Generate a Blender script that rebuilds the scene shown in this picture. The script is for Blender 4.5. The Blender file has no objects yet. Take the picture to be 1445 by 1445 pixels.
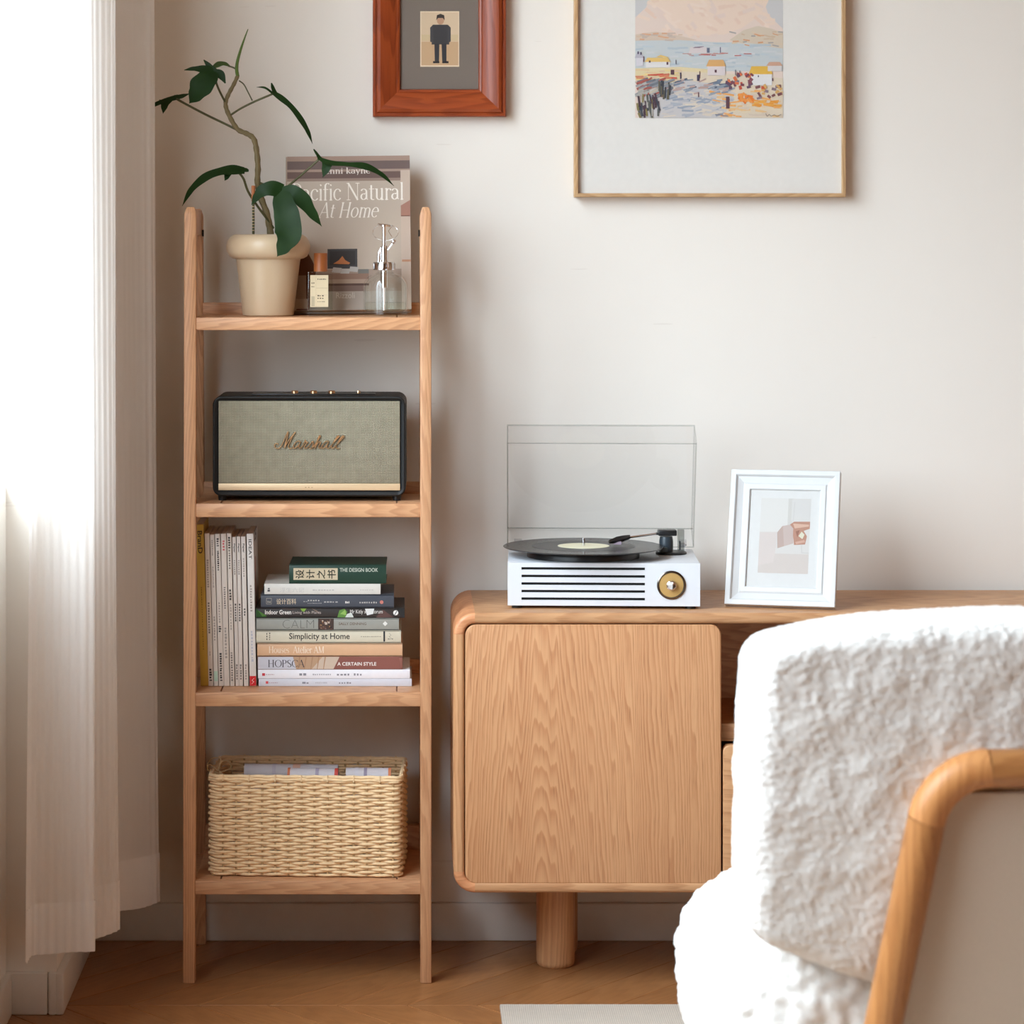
import bpy, bmesh, math, random
from mathutils import Vector, Matrix, noise
R = math.radians
random.seed(7)
sc = bpy.context.scene
COL = sc.collection

# ------------------------------------------------------------------ camera, light, exposure
D, F, X0, Y0, H = 5.5, 4200.0, 565.0, 330.0, 1.304      # distance to back wall, focal (px of a 1445 frame), principal point, eye height
cd = bpy.data.cameras.new('camera'); cam = bpy.data.objects.new('camera', cd); COL.objects.link(cam)
cam.location = (0, -D, H); cam.rotation_euler = (R(90), 0, 0)
cd.sensor_width = 36.0; cd.lens = F / 1445 * 36
cd.shift_x = (722.5 - X0) / 1445; cd.shift_y = -(722.5 - Y0) / 1445
cd.clip_start = 0.05; cd.clip_end = 60
cd.dof.use_dof = True; cd.dof.focus_distance = 5.25; cd.dof.aperture_fstop = 6.5
sc.camera = cam
sc.view_settings.view_transform = 'Standard'; sc.view_settings.look = 'None'
sc.view_settings.gamma = 1.0; sc.view_settings.use_curve_mapping = False
sc.view_settings.exposure = 0.0
sc.cycles.max_bounces = 10; sc.cycles.diffuse_bounces = 6; sc.cycles.transparent_max_bounces = 16
sc.cycles.caustics_reflective = False; sc.cycles.caustics_refractive = False
sc.cycles.sample_clamp_indirect = 6.0

w = bpy.data.worlds.new('overcast_sky'); sc.world = w; w.use_nodes = True
nt = w.node_tree; nt.nodes.clear()
wo = nt.nodes.new('ShaderNodeOutputWorld'); bg = nt.nodes.new('ShaderNodeBackground')
tc = nt.nodes.new('ShaderNodeTexCoord'); sx = nt.nodes.new('ShaderNodeSeparateXYZ')
rp = nt.nodes.new('ShaderNodeValToRGB')
mr = nt.nodes.new('ShaderNodeMapRange'); mr.inputs[1].default_value = -1; mr.inputs[2].default_value = 1
e = rp.color_ramp.elements
e[0].position = .47; e[0].color = (.10, .097, .09, 1)
e[1].position = .53; e[1].color = (.33, .375, .42, 1)
q = rp.color_ramp.elements.new(1.0); q.color = (.81, .92, 1.03, 1)      # overcast: the zenith is about 2.5 times the horizon
nt.links.new(tc.outputs['Generated'], sx.inputs[0]); nt.links.new(sx.outputs[2], mr.inputs[0])
nt.links.new(mr.outputs[0], rp.inputs[0]); nt.links.new(rp.outputs[0], bg.inputs[0])
bg.inputs[1].default_value = 25.0
nt.links.new(bg.outputs[0], wo.inputs[0])

WX, WY0, WY1, WZ0, WZ1 = -.66, -.52, -3.4, .88, 2.85     # window opening in the left wall
pl = bpy.data.lights.new('window_portal', 'AREA'); pl.shape = 'RECTANGLE'; pl.size = WZ1 - WZ0; pl.size_y = abs(WY1 - WY0)
pl.cycles.is_portal = True
po = bpy.data.objects.new('window_portal', pl); COL.objects.link(po)
po.location = (-.97, (WY0 + WY1) / 2, (WZ0 + WZ1) / 2); po.rotation_euler = (0, R(-90), 0)

# ------------------------------------------------------------------ helpers
def P(px, py, a):
    d = D - a
    return Vector(((px - X0) * d / F, -a, H - (py - Y0) * d / F))
def PX(px, a): return (px - X0) * (D - a) / F
def PZ(py, a): return H - (py - Y0) * (D - a) / F
def lin(c):
    return tuple(((x / 255) / 12.92 if x / 255 <= .04045 else ((x / 255 + .055) / 1.055) ** 2.4) for x in c[:3]) + (1,)

def thing(name, label, cat, loc=(0, 0, 0), rot=(0, 0, 0), group=None):
    o = bpy.data.objects.new(name, None); COL.objects.link(o)
    o.empty_display_size = .05
    o.location = loc; o.rotation_euler = rot
    o.matrix_basis = Matrix.LocRotScale(Vector(loc), o.rotation_euler, Vector((1, 1, 1)))
    o['label'] = label; o['category'] = cat
    if group: o['group'] = group
    return o
def tag(o, label, cat, group=None):
    o['label'] = label; o['category'] = cat
    if group: o['group'] = group
    return o
def obj(name, bm, m, parent=None, world=True, smooth=35, kind=None, label=None):
    """link a bmesh as one mesh object; with world=True its coordinates are world ones, else the parent's"""
    me = bpy.data.meshes.new(name)
    bm.normal_update(); bm.to_mesh(me); bm.free()
    if smooth is not None and len(me.polygons):
        me.shade_smooth(); me.set_sharp_from_angle(angle=R(smooth))
    for x in (m if isinstance(m, (list, tuple)) else [m]): me.materials.append(x)
    o = bpy.data.objects.new(name, me); COL.objects.link(o)
    if parent is not None:
        o.parent = parent
        if world:
            mw = parent.matrix_basis.copy(); p = parent.parent
            while p is not None: mw = p.matrix_basis @ mw; p = p.parent
            me.transform(mw.inverted())
    if kind: o['kind'] = kind
    if label: o['label'] = label
    return o
def struct(name, bm, m, parent=None, **k):
    return obj(name, bm, m, parent, kind='structure', **k)
B = bmesh.new
def box(bm, lo, hi, bev=0, seg=2):
    lo, hi = [min(a, b) for a, b in zip(lo, hi)], [max(a, b) for a, b in zip(lo, hi)]
    r = bmesh.ops.create_cube(bm, size=1)
    vs = r['verts']
    for v in vs: v.co = Vector([lo[i] + (v.co[i] + .5) * (hi[i] - lo[i]) for i in range(3)])
    if bev:
        es = list({e for v in vs for e in v.link_edges})
        bmesh.ops.bevel(bm, geom=es, offset=bev, segments=seg, profile=.5, affect='EDGES')
    return bm
def pbox(bm, x0, x1, y0, y1, a0, a1, bev=0, seg=2):
    return box(bm, (PX(x0, a0), -a0, PZ(y1, a0)), (PX(x1, a0), -a1, PZ(y0, a0)), bev, seg)
def frames(pts, closed=False):
    n = len(pts); T = []
    for i in range(n):
        if closed: t = pts[(i + 1) % n] - pts[i - 1]
        else: t = pts[min(i + 1, n - 1)] - pts[max(i - 1, 0)]
        T.append(t.normalized() if t.length > 1e-9 else Vector((0, 0, 1)))
    up = Vector((0, 0, 1)) if abs(T[0].z) < .9 else Vector((0, 1, 0))
    N = [(up - T[0] * up.dot(T[0])).normalized()]
    for i in range(1, n):
        v = N[-1] - T[i] * N[-1].dot(T[i])
        N.append(v.normalized() if v.length > 1e-6 else N[-1])
    return T, N
def tube(bm, pts, r, n=10, closed=False, caps=True):
    pts = [Vector(p) for p in pts]
    rr = r if isinstance(r, (list, tuple)) else [r] * len(pts)
    T, N = frames(pts, closed); rings = []
    for p, t, nn, q in zip(pts, T, N, rr):
        b = t.cross(nn)
        rings.append([bm.verts.new(p + (nn * math.cos(2 * math.pi * k / n) + b * math.sin(2 * math.pi * k / n)) * q) for k in range(n)])
    m = len(rings)
    for i in range(m if closed else m - 1):
        A, C = rings[i], rings[(i + 1) % m]
        for k in range(n): bm.faces.new((A[k], A[(k + 1) % n], C[(k + 1) % n], C[k]))
    if caps and not closed:
        bm.faces.new(rings[0][::-1]); bm.faces.new(rings[-1])
    return bm
def catmull(pts, k=8, closed=False):
    pts = [Vector(p) for p in pts]; n = len(pts); out = []
    for i in range(n if closed else n - 1):
        g = (lambda j: pts[j % n]) if closed else (lambda j: pts[max(0, min(n - 1, j))])
        a, b, c, d = g(i - 1), g(i), g(i + 1), g(i + 2)
        for j in range(k):
            t = j / k
            out.append(.5 * (2 * b + (c - a) * t + (2 * a - 5 * b + 4 * c - d) * t * t + (3 * b - a - 3 * c + d) * t ** 3))
    if not closed: out.append(pts[-1])
    return out
def lathe(bm, prof, c=(0, 0, 0), n=48, axis='z', sq=0):
    """revolve (radius, height) pairs; sq > 0 squares the section off"""
    rings = []
    for r, h in prof:
        ring = []
        for k in range(n):
            t = 2 * math.pi * k / n; f = 1
            if sq: f = (abs(math.cos(t)) ** sq + abs(math.sin(t)) ** sq) ** (-1 / sq)
            u, v = r * f * math.cos(t), r * f * math.sin(t)
            p = (u, v, h) if axis == 'z' else (u, h, v)
            ring.append(bm.verts.new(Vector(c) + Vector(p)))
        rings.append(ring)
    for A, C in zip(rings, rings[1:]):
        for k in range(n): bm.faces.new((A[k], A[(k + 1) % n], C[(k + 1) % n], C[k]))
    if prof[0][0] > 1e-6: bm.faces.new(rings[0][::-1])
    if prof[-1][0] > 1e-6: bm.faces.new(rings[-1])
    bmesh.ops.remove_doubles(bm, verts=bm.verts, dist=1e-6)
    bmesh.ops.recalc_face_normals(bm, faces=bm.faces)
    return bm
def rrect(x0, x1, z0, z1, r, k=8):
    out = []
    for cx, cz, a in ((x1 - r, z1 - r, 0), (x0 + r, z1 - r, 90), (x0 + r, z0 + r, 180), (x1 - r, z0 + r, 270)):
        for i in range(k + 1):
            t = R(a + 90 * i / k); out.append((cx + r * math.cos(t), cz + r * math.sin(t)))
    return out
def prism(bm, poly, y0, y1, bev=0, seg=2):
    """extrude an (x, z) outline from y0 (front) to y1; bev rounds the front rim"""
    a = [bm.verts.new((x, y0, z)) for x, z in poly]; b = [bm.verts.new((x, y1, z)) for x, z in poly]
    n = len(poly)
    f = bm.faces.new(a); bm.faces.new(b[::-1])
    for i in range(n): bm.faces.new((a[(i + 1) % n], a[i], b[i], b[(i + 1) % n]))
    bmesh.ops.recalc_face_normals(bm, faces=bm.faces)
    if bev: bmesh.ops.bevel(bm, geom=list(f.edges), offset=bev, segments=seg, profile=.5, affect='EDGES')
    return bm
def soft_box(bm, sx, sy, sz, r, n):
    """rounded box with a dense even skin, centred; n = vertices per metre"""
    vid = {}
    def V(p):
        q = tuple(round(c, 6) for c in p)
        if q not in vid:
            P_ = Vector(p); inner = Vector([max(-s / 2 + r, min(s / 2 - r, c)) for s, c in zip((sx, sy, sz), p)])
            o = P_ - inner
            vid[q] = bm.verts.new(inner + (o.normalized() * r if o.length > 1e-9 else o))
        return vid[q]
    S = (sx, sy, sz)
    for ax in range(3):
        u, v = (ax + 1) % 3, (ax + 2) % 3
        nu, nv = max(4, int(S[u] * n)), max(4, int(S[v] * n))
        for sgn in (-1, 1):
            def pt(i, j):
                p = [0, 0, 0]; p[ax] = sgn * S[ax] / 2; p[u] = -S[u] / 2 + S[u] * i / nu; p[v] = -S[v] / 2 + S[v] * j / nv
                return V(p)
            for i in range(nu):
                for j in range(nv):
                    q = (pt(i, j), pt(i + 1, j), pt(i + 1, j + 1), pt(i, j + 1))
                    bm.faces.new(q if sgn > 0 else q[::-1])
    return bm

# ------------------------------------------------------------------ materials
def newmat(name):
    m = bpy.data.materials.new(name); m.use_nodes = True
    t = m.node_tree; return m, t, t.nodes['Principled BSDF']
def N(t, kind, **k):
    n = t.nodes.new(kind)
    for a, b in k.items(): setattr(n, a, b)
    return n
def mth(t, op, a, b=None, c=None):
    n = t.nodes.new('ShaderNodeMath'); n.operation = op
    for i, x in enumerate((a, b, c)):
        if x is None: continue
        if isinstance(x, (int, float)): n.inputs[i].default_value = x
        else: t.links.new(x, n.inputs[i])
    return n.outputs[0]
def comb(t, x, y, z):
    n = t.nodes.new('ShaderNodeCombineXYZ')
    for i, q in enumerate((x, y, z)):
        if isinstance(q, (int, float)): n.inputs[i].default_value = q
        else: t.links.new(q, n.inputs[i])
    return n.outputs[0]
def mix(t, f, a, b, mode='MIX'):
    n = t.nodes.new('ShaderNodeMix'); n.data_type = 'RGBA'; n.blend_type = mode
    for i, x in ((0, f), (6, a), (7, b)):
        if isinstance(x, (int, float)): n.inputs[i].default_value = x
        elif isinstance(x, tuple): n.inputs[i].default_value = x
        else: t.links.new(x, n.inputs[i])
    return n.outputs[2]
def noi(t, vec, scale, detail=2.0, rough=.5):
    n = t.nodes.new('ShaderNodeTexNoise'); n.inputs['Scale'].default_value = scale
    n.inputs['Detail'].default_value = detail; n.inputs['Roughness'].default_value = rough
    if vec is not None: t.links.new(vec, n.inputs['Vector'])
    return n.outputs[0]
def ramp(t, f, stops):
    n = t.nodes.new('ShaderNodeValToRGB'); el = n.color_ramp.elements
    while len(el) < len(stops): el.new(.5)
    for q, (p, c) in zip(el, stops): q.position = p; q.color = c if len(c) == 4 else c + (1,)
    t.links.new(f, n.inputs[0]); return n.outputs[0]
def bump(t, b, h, s, dist=.001):
    n = t.nodes.new('ShaderNodeBump'); n.inputs['Strength'].default_value = s; n.inputs['Distance'].default_value = dist
    t.links.new(h, n.inputs['Height']); t.links.new(n.outputs[0], b.inputs['Normal'])
def flat(name, rgb, rough=.5, metal=0, spec=.5, noise_amt=0, ns=60, bmp=0):
    m, t, b = newmat(name)
    b.inputs['Base Color'].default_value = lin(rgb); b.inputs['Roughness'].default_value = rough
    b.inputs['Metallic'].default_value = metal; b.inputs['Specular IOR Level'].default_value = spec
    tc = N(t, 'ShaderNodeTexCoord')
    f = noi(t, tc.outputs['Object'], ns, 3)
    if noise_amt:
        c = lin(rgb); lo = tuple(x * (1 - noise_amt) for x in c[:3]) + (1,); hi = tuple(min(1, x * (1 + noise_amt)) for x in c[:3]) + (1,)
        t.links.new(mix(t, f, lo, hi), b.inputs['Base Color'])
    if bmp: bump(t, b, f, bmp)
    return m
def oak(name, axis, light=(208, 160, 116), dark=(172, 118, 78), heart=None, rings=130, k=.12, amt=.75, tone=.10, rough=.42, wob=.009):
    """oak: growth rings cut by a slightly tilted board give cathedrals; fine dark pores run along the grain"""
    m, t, b = newmat(name)
    tc = N(t, 'ShaderNodeTexCoord'); oi = N(t, 'ShaderNodeObjectInfo')
    s = N(t, 'ShaderNodeSeparateXYZ'); t.links.new(tc.outputs['Object'], s.inputs[0])
    order = {'x': (1, 2, 0), 'y': (0, 2, 1), 'z': (0, 1, 2)}[axis]
    u, q, z = (s.outputs[i] for i in order)
    rnd = oi.outputs['Random']
    if heart is None:
        z = mth(t, 'ADD', z, mth(t, 'MULTIPLY', rnd, 7.0)); uu = mth(t, 'ADD', u, mth(t, 'MULTIPLY', mth(t, 'SUBTRACT', rnd, .5), .16)); zz = mth(t, 'PINGPONG', z, 1.6); c0 = .01
    else:                                   # (across, along, depth): where the heart of the trunk passes behind the board
        uu = mth(t, 'SUBTRACT', u, heart[0]); zz = mth(t, 'SUBTRACT', z, heart[1]); c0 = heart[2]
    n1 = noi(t, comb(t, mth(t, 'MULTIPLY', uu, 5), q, mth(t, 'MULTIPLY', z, 2.2)), 1.0, 1)
    n2 = noi(t, comb(t, mth(t, 'MULTIPLY', uu, 22), mth(t, 'MULTIPLY', q, 22), mth(t, 'MULTIPLY', z, 9)), 1.0, 3)
    n3 = noi(t, comb(t, mth(t, 'MULTIPLY', u, 34), mth(t, 'MULTIPLY', q, 34), mth(t, 'MULTIPLY', z, .5)), 1.0, 2)
    ww = mth(t, 'ADD', mth(t, 'ADD', mth(t, 'MULTIPLY', zz, k), c0), mth(t, 'MULTIPLY', mth(t, 'SUBTRACT', n1, .5), .035))
    if heart is None: ww = mth(t, 'ADD', ww, mth(t, 'MULTIPLY', q, .5))
    uu2 = mth(t, 'ADD', uu, mth(t, 'MULTIPLY', mth(t, 'SUBTRACT', n2, .5), wob))
    r = mth(t, 'SQRT', mth(t, 'ADD', mth(t, 'MULTIPLY', uu2, uu2), mth(t, 'MULTIPLY', ww, ww)))
    r = mth(t, 'ADD', r, mth(t, 'MULTIPLY', n3, .04))
    fr = mth(t, 'FRACT', mth(t, 'MULTIPLY', r, float(rings)))
    ring = mth(t, 'MULTIPLY', mth(t, 'POWER', fr, 1.8), mth(t, 'SUBTRACT', 1.0, mth(t, 'POWER', fr, 9.0)))
    ring = mth(t, 'MULTIPLY', ring, mth(t, 'ADD', .45, mth(t, 'MULTIPLY', n2, 1.1)))
    pv = comb(t, mth(t, 'MULTIPLY', u, 620), mth(t, 'MULTIPLY', q, 620), mth(t, 'MULTIPLY', z, 22))
    pore = noi(t, pv, 1.0, 2, .6)
    pm = N(t, 'ShaderNodeMapRange'); pm.inputs[1].default_value = .5; pm.inputs[2].default_value = .74; t.links.new(pore, pm.inputs[0])
    pf = mth(t, 'MULTIPLY', pm.outputs[0], mth(t, 'ADD', mth(t, 'MULTIPLY', ring, .7), .22))
    f = mth(t, 'MULTIPLY', mth(t, 'ADD', mth(t, 'MULTIPLY', ring, .95), mth(t, 'MULTIPLY', n3, .55)), amt)
    c = mix(t, f, lin(light), lin(dark))
    dk = tuple(x * .5 for x in lin(dark)[:3]) + (1,)
    c = mix(t, mth(t, 'MULTIPLY', pf, .7), c, dk)
    tn = mth(t, 'ADD', mth(t, 'MULTIPLY', rnd, tone * 2), 1 - tone)
    c = mix(t, 1.0, c, comb(t, tn, tn, tn), 'MULTIPLY')
    t.links.new(c, b.inputs['Base Color'])
    b.inputs['Roughness'].default_value = rough; b.inputs['Specular IOR Level'].default_value = .4
    bump(t, b, mth(t, 'MULTIPLY', pf, -1.0), .25, .0006)
    return m
def prtmat():
    m, t, b = newmat('print')
    v = N(t, 'ShaderNodeVertexColor', layer_name='ink'); t.links.new(v.outputs[0], b.inputs['Base Color'])
    b.inputs['Roughness'].default_value = .55; b.inputs['Specular IOR Level'].default_value = .3
    return m
def clear(name, tint=(250, 252, 252), rough=.02, ior=1.45, extra=0.0):
    """thin clear sheet: passes light straight through, mirrors by Fresnel"""
    m, t, b = newmat(name); t.nodes.remove(b)
    out = t.nodes['Material Output']
    tr = N(t, 'ShaderNodeBsdfTransparent'); tr.inputs[0].default_value = lin(tint)
    gl = N(t, 'ShaderNodeBsdfGlossy'); gl.inputs['Roughness'].default_value = rough
    fr = N(t, 'ShaderNodeFresnel'); fr.inputs[0].default_value = ior
    mx = N(t, 'ShaderNodeMixShader')
    ge = N(t, 'ShaderNodeNewGeometry')
    t.links.new(mth(t, 'MULTIPLY', mth(t, 'ADD', fr.outputs[0], extra), mth(t, 'SUBTRACT', 1.0, ge.outputs['Backfacing'])), mx.inputs[0])
    t.links.new(tr.outputs[0], mx.inputs[1]); t.links.new(gl.outputs[0], mx.inputs[2]); t.links.new(mx.outputs[0], out.inputs[0])
    return m
def glass(name, tint=(250, 253, 252), ior=1.47):
    m, t, b = newmat(name)
    b.inputs['Base Color'].default_value = lin(tint); b.inputs['Roughness'].default_value = .0
    b.inputs['Transmission Weight'].default_value = 1; b.inputs['IOR'].default_value = ior
    return m
M = {}
def wallmat(name, rgb, specks=True):
    m, t, b = newmat(name)
    tc = N(t, 'ShaderNodeTexCoord'); o = tc.outputs['Object']
    f = noi(t, o, 2.2, 5, .6); c = lin(rgb)
    col = mix(t, f, tuple(x * .965 for x in c[:3]) + (1,), tuple(min(1, x * 1.03) for x in c[:3]) + (1,))
    if specks:
        vo = N(t, 'ShaderNodeTexVoronoi', feature='F1'); vo.inputs['Scale'].default_value = 9.0; t.links.new(o, vo.inputs['Vector'])
        sp = N(t, 'ShaderNodeSeparateColor'); t.links.new(vo.outputs['Color'], sp.inputs[0])
        keep = mth(t, 'GREATER_THAN', sp.outputs[0], .5)
        sz = mth(t, 'MULTIPLY', sp.outputs[1], .030)
        dot = mth(t, 'MULTIPLY', keep, mth(t, 'LESS_THAN', vo.outputs['Distance'], sz))
        s2 = N(t, 'ShaderNodeMapping'); s2.inputs['Scale'].default_value = (5, 5, 60); t.links.new(o, s2.inputs[0])
        st = mth(t, 'GREATER_THAN', noi(t, s2.outputs[0], 1.0, 2), .735)
        col = mix(t, mth(t, 'MULTIPLY', dot, .5), col, lin((120, 98, 84)))
        col = mix(t, mth(t, 'MULTIPLY', st, .12), col, lin((170, 150, 136)))
    t.links.new(col, b.inputs['Base Color'])
    b.inputs['Roughness'].default_value = .85; b.inputs['Specular IOR Level'].default_value = .2
    bump(t, b, noi(t, o, 45, 4), .12, .001)
    return m
M['wall'] = wallmat('painted_plaster', (236, 230, 222))
M['wall2'] = wallmat('room_plaster', (172, 134, 102), False)
M['base'] = flat('baseboard_paint', (228, 222, 214), .4, noise_amt=.03)
M['ceil'] = flat('ceiling_paint', (190, 165, 140), .9)
M['oak_x'] = oak('oak_along_x', 'x'); M['oak_y'] = oak('oak_along_y', 'y'); M['oak_z'] = oak('oak_along_z', 'z')
M['shelf_x'] = oak('shelf_oak_along_x', 'x', (218, 168, 126), (178, 122, 84), rings=170)
M['shelf_z'] = oak('shelf_oak_along_z', 'z', (218, 168, 126), (178, 122, 84), rings=170)
M['door'] = oak('oak_door', 'z', (210, 160, 116), (174, 116, 76), heart=(-.7415, .26, .035), rings=185, k=.13, amt=.85, tone=.02, wob=.010)
M['plank'] = oak('floor_oak', 'x', (166, 114, 70), (134, 84, 46), rings=90, amt=.5, tone=.10, rough=.36)
M['chairwood'] = oak('chair_oak', 'z', (194, 136, 82), (156, 98, 54), rings=90, amt=.7, rough=.35)
M['chairwood_x'] = oak('chair_oak_x', 'x', (194, 136, 82), (156, 98, 54), rings=90, amt=.7, rough=.35)
M['redwood'] = oak('red_stained_wood', 'x', (168, 78, 38), (118, 44, 18), rings=80, amt=.8, rough=.28)
M['redwood_z'] = oak('red_stained_wood_z', 'z', (168, 78, 38), (118, 44, 18), rings=80, amt=.8, rough=.28)
M['thin'] = oak('pale_frame_oak', 'x', (208, 172, 130), (170, 128, 86), rings=200)
M['thin_z'] = oak('pale_frame_oak_z', 'z', (208, 172, 130), (170, 128, 86), rings=200)
M['print'] = prtmat()
M['white'] = flat('white_lacquer', (215, 217, 222), .35)
M['whitewood'] = flat('white_painted_wood', (203, 203, 203), .4, noise_amt=.02)
M['mat'] = flat('art_mount', (236, 232, 226), .8)
M['greymat'] = flat('grey_mount', (126, 114, 104), .8)
M['black'] = flat('black_vinyl', (15, 15, 16), .55, noise_amt=.2, ns=700, bmp=.3)
M['blackp'] = flat('black_plastic', (20, 20, 22), .35)
M['dark'] = flat('dark_void', (18, 15, 13), .8)
M['brass'] = flat('brass', (232, 190, 146), .28, 1.0)
M['gold'] = flat('gold_strip', (222, 194, 156), .45, .25)
M['chrome'] = flat('chrome', (225, 225, 228), .1, 1.0)
M['page'] = flat('paper_pages', (228, 218, 202), .9, noise_amt=.06, ns=400)
M['clear'] = clear('clear_acrylic', (254, 254, 254), .03)
M['edge'] = clear('acrylic_edge', (214, 216, 214), .05, 1.5, .02)
M['pane'] = clear('window_glass')
M['glaze'] = clear('picture_glass', (252, 252, 252), .02, 1.25)
M['glass'] = clear('bottle_glass', (253, 254, 253), .01, 1.5, .015); M['liquid'] = clear('water', (251, 252, 250), .01, 1.33)
M['pot'] = flat('cream_ceramic', (203, 179, 148), .3, noise_amt=.02)
M['soil'] = flat('soil', (64, 46, 34), .95, noise_amt=.5, ns=200, bmp=.8)
M['stem'] = flat('plant_stem', (112, 96, 62), .6, noise_amt=.35, ns=90)
M['petiole'] = flat('petiole', (74, 72, 38), .5, noise_amt=.3, ns=60)
def leafmat(name, a, b_):
    m, t, b = newmat(name); tc = N(t, 'ShaderNodeTexCoord')
    f = noi(t, tc.outputs['Object'], 40, 3); t.links.new(mix(t, f, lin(a), lin(b_)), b.inputs['Base Color'])
    b.inputs['Roughness'].default_value = .42; b.inputs['Specular IOR Level'].default_value = .22
    return m
M['leaf'] = leafmat('leaf_dark', (32, 58, 26), (50, 80, 36)); M['leaf2'] = leafmat('leaf_young', (74, 96, 44), (96, 116, 58))
M['amber'] = flat('amber_cap', (172, 100, 52), .4, noise_amt=.1)
M['rope'] = flat('paper_rope', (240, 208, 164), .85, noise_amt=.16, ns=160, bmp=.5)
M['twine'] = flat('twine', (190, 158, 116), .85, noise_amt=.2, ns=200)
def weave_mat(name, a, b_, f):
    m, t, b = newmat(name); tc = N(t, 'ShaderNodeTexCoord'); s = N(t, 'ShaderNodeSeparateXYZ'); t.links.new(tc.outputs['Object'], s.inputs[0])
    x, z = s.outputs[0], s.outputs[2]
    p = mth(t, 'MULTIPLY', mth(t, 'SINE', mth(t, 'MULTIPLY', mth(t, 'ADD', x, z), f)), mth(t, 'SINE', mth(t, 'MULTIPLY', mth(t, 'SUBTRACT', x, z), f)))
    n = noi(t, tc.outputs['Object'], 60, 3)
    g = mth(t, 'ADD', mth(t, 'MULTIPLY', p, .5), .5)
    g = mth(t, 'MULTIPLY', g, mth(t, 'ADD', mth(t, 'MULTIPLY', n, .5), .72))
    t.links.new(mix(t, g, lin(a), lin(b_)), b.inputs['Base Color']); b.inputs['Roughness'].default_value = .8
    bump(t, b, p, .4, .0008); return m
M['grille'] = weave_mat('speaker_grille_cloth', (70, 62, 50), (190, 182, 156), math.pi / .0028)
M['rug'] = weave_mat('rug_weave', (164, 154, 143), (204, 194, 181), math.pi / .0035)
def fabric(name, rgb, s1=130, s=.6, trans=0.0):
    m, t, b = newmat(name); tc = N(t, 'ShaderNodeTexCoord'); o = tc.outputs['Object']
    f = noi(t, o, s1, 4, .65); c = lin(rgb)
    t.links.new(mix(t, f, tuple(x * .9 for x in c[:3]) + (1,), tuple(min(1, x * 1.05) for x in c[:3]) + (1,)), b.inputs['Base Color'])
    b.inputs['Roughness'].default_value = .95; b.inputs['Specular IOR Level'].default_value = .1
    b.inputs['Sheen Weight'].default_value = .25
    bump(t, b, f, s, .004)
    return m
M['boucle'] = fabric('white_boucle', (230, 226, 220), 230, .4)
M['panel'] = fabric('beige_back_panel', (206, 189, 170), 400, .3)
def sheer(name, rgb, tr):
    m, t, b = newmat(name); t.nodes.remove(b); out = t.nodes['Material Output']
    df = N(t, 'ShaderNodeBsdfDiffuse'); tl = N(t, 'ShaderNodeBsdfTranslucent'); mx = N(t, 'ShaderNodeMixShader')
    df.inputs[0].default_value = lin(rgb); tl.inputs[0].default_value = lin(rgb); mx.inputs[0].default_value = tr
    tc = N(t, 'ShaderNodeTexCoord'); mp = N(t, 'ShaderNodeMapping'); mp.inputs['Scale'].default_value = (500, 500, 6)
    t.links.new(tc.outputs['Object'], mp.inputs[0]); f = noi(t, mp.outputs[0], 1.0, 2)
    bn = N(t, 'ShaderNodeBump'); bn.inputs['Strength'].default_value = .25; bn.inputs['Distance'].default_value = .001
    t.links.new(f, bn.inputs['Height']); t.links.new(bn.outputs[0], df.inputs['Normal'])
    t.links.new(df.outputs[0], mx.inputs[1]); t.links.new(tl.outputs[0], mx.inputs[2]); t.links.new(mx.outputs[0], out.inputs[0])
    return m
M['sheer'] = sheer('white_sheer_cloth', (249, 246, 243), .44); M['hem'] = sheer('white_hem_cloth', (252, 250, 248), .30)
_cov = {}
def cover(rgb, rough=.5):
    k = (rgb, rough)
    if k not in _cov: _cov[k] = flat('book_cover', rgb, rough, noise_amt=.04, ns=120)
    return _cov[k]

# ------------------------------------------------------------------ flat print: lettering and pictures
_txt = bpy.data.curves.new('lettering', 'FONT'); _txto = bpy.data.objects.new('lettering', _txt); COL.objects.link(_txto)
def glyphs(s, bold=0.0, rot=0):
    """outline font text as (points, triangles) fitted to its own box"""
    _txt.body = s; _txt.size = 1; _txt.offset = bold; _txt.resolution_u = 3
    bpy.context.view_layer.update()
    ev = _txto.evaluated_get(bpy.context.evaluated_depsgraph_get()); me = ev.to_mesh()
    me.calc_loop_triangles()
    pts = [(v.co.x, v.co.y) for v in me.vertices]; tr = [tuple(t.vertices) for t in me.loop_triangles]
    ev.to_mesh_clear()
    if rot: c, s_ = math.cos(R(rot)), math.sin(R(rot)); pts = [(x * c - y * s_, x * s_ + y * c) for x, y in pts]
    return pts, tr
def fit(pts, x0, x1, y0, y1):
    if not pts: return pts
    ax, bx = min(p[0] for p in pts), max(p[0] for p in pts); ay, by = min(p[1] for p in pts), max(p[1] for p in pts)
    return [(x0 + (p[0] - ax) / max(1e-6, bx - ax) * (x1 - x0), y0 + (p[1] - ay) / max(1e-6, by - ay) * (y1 - y0)) for p in pts]
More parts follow.
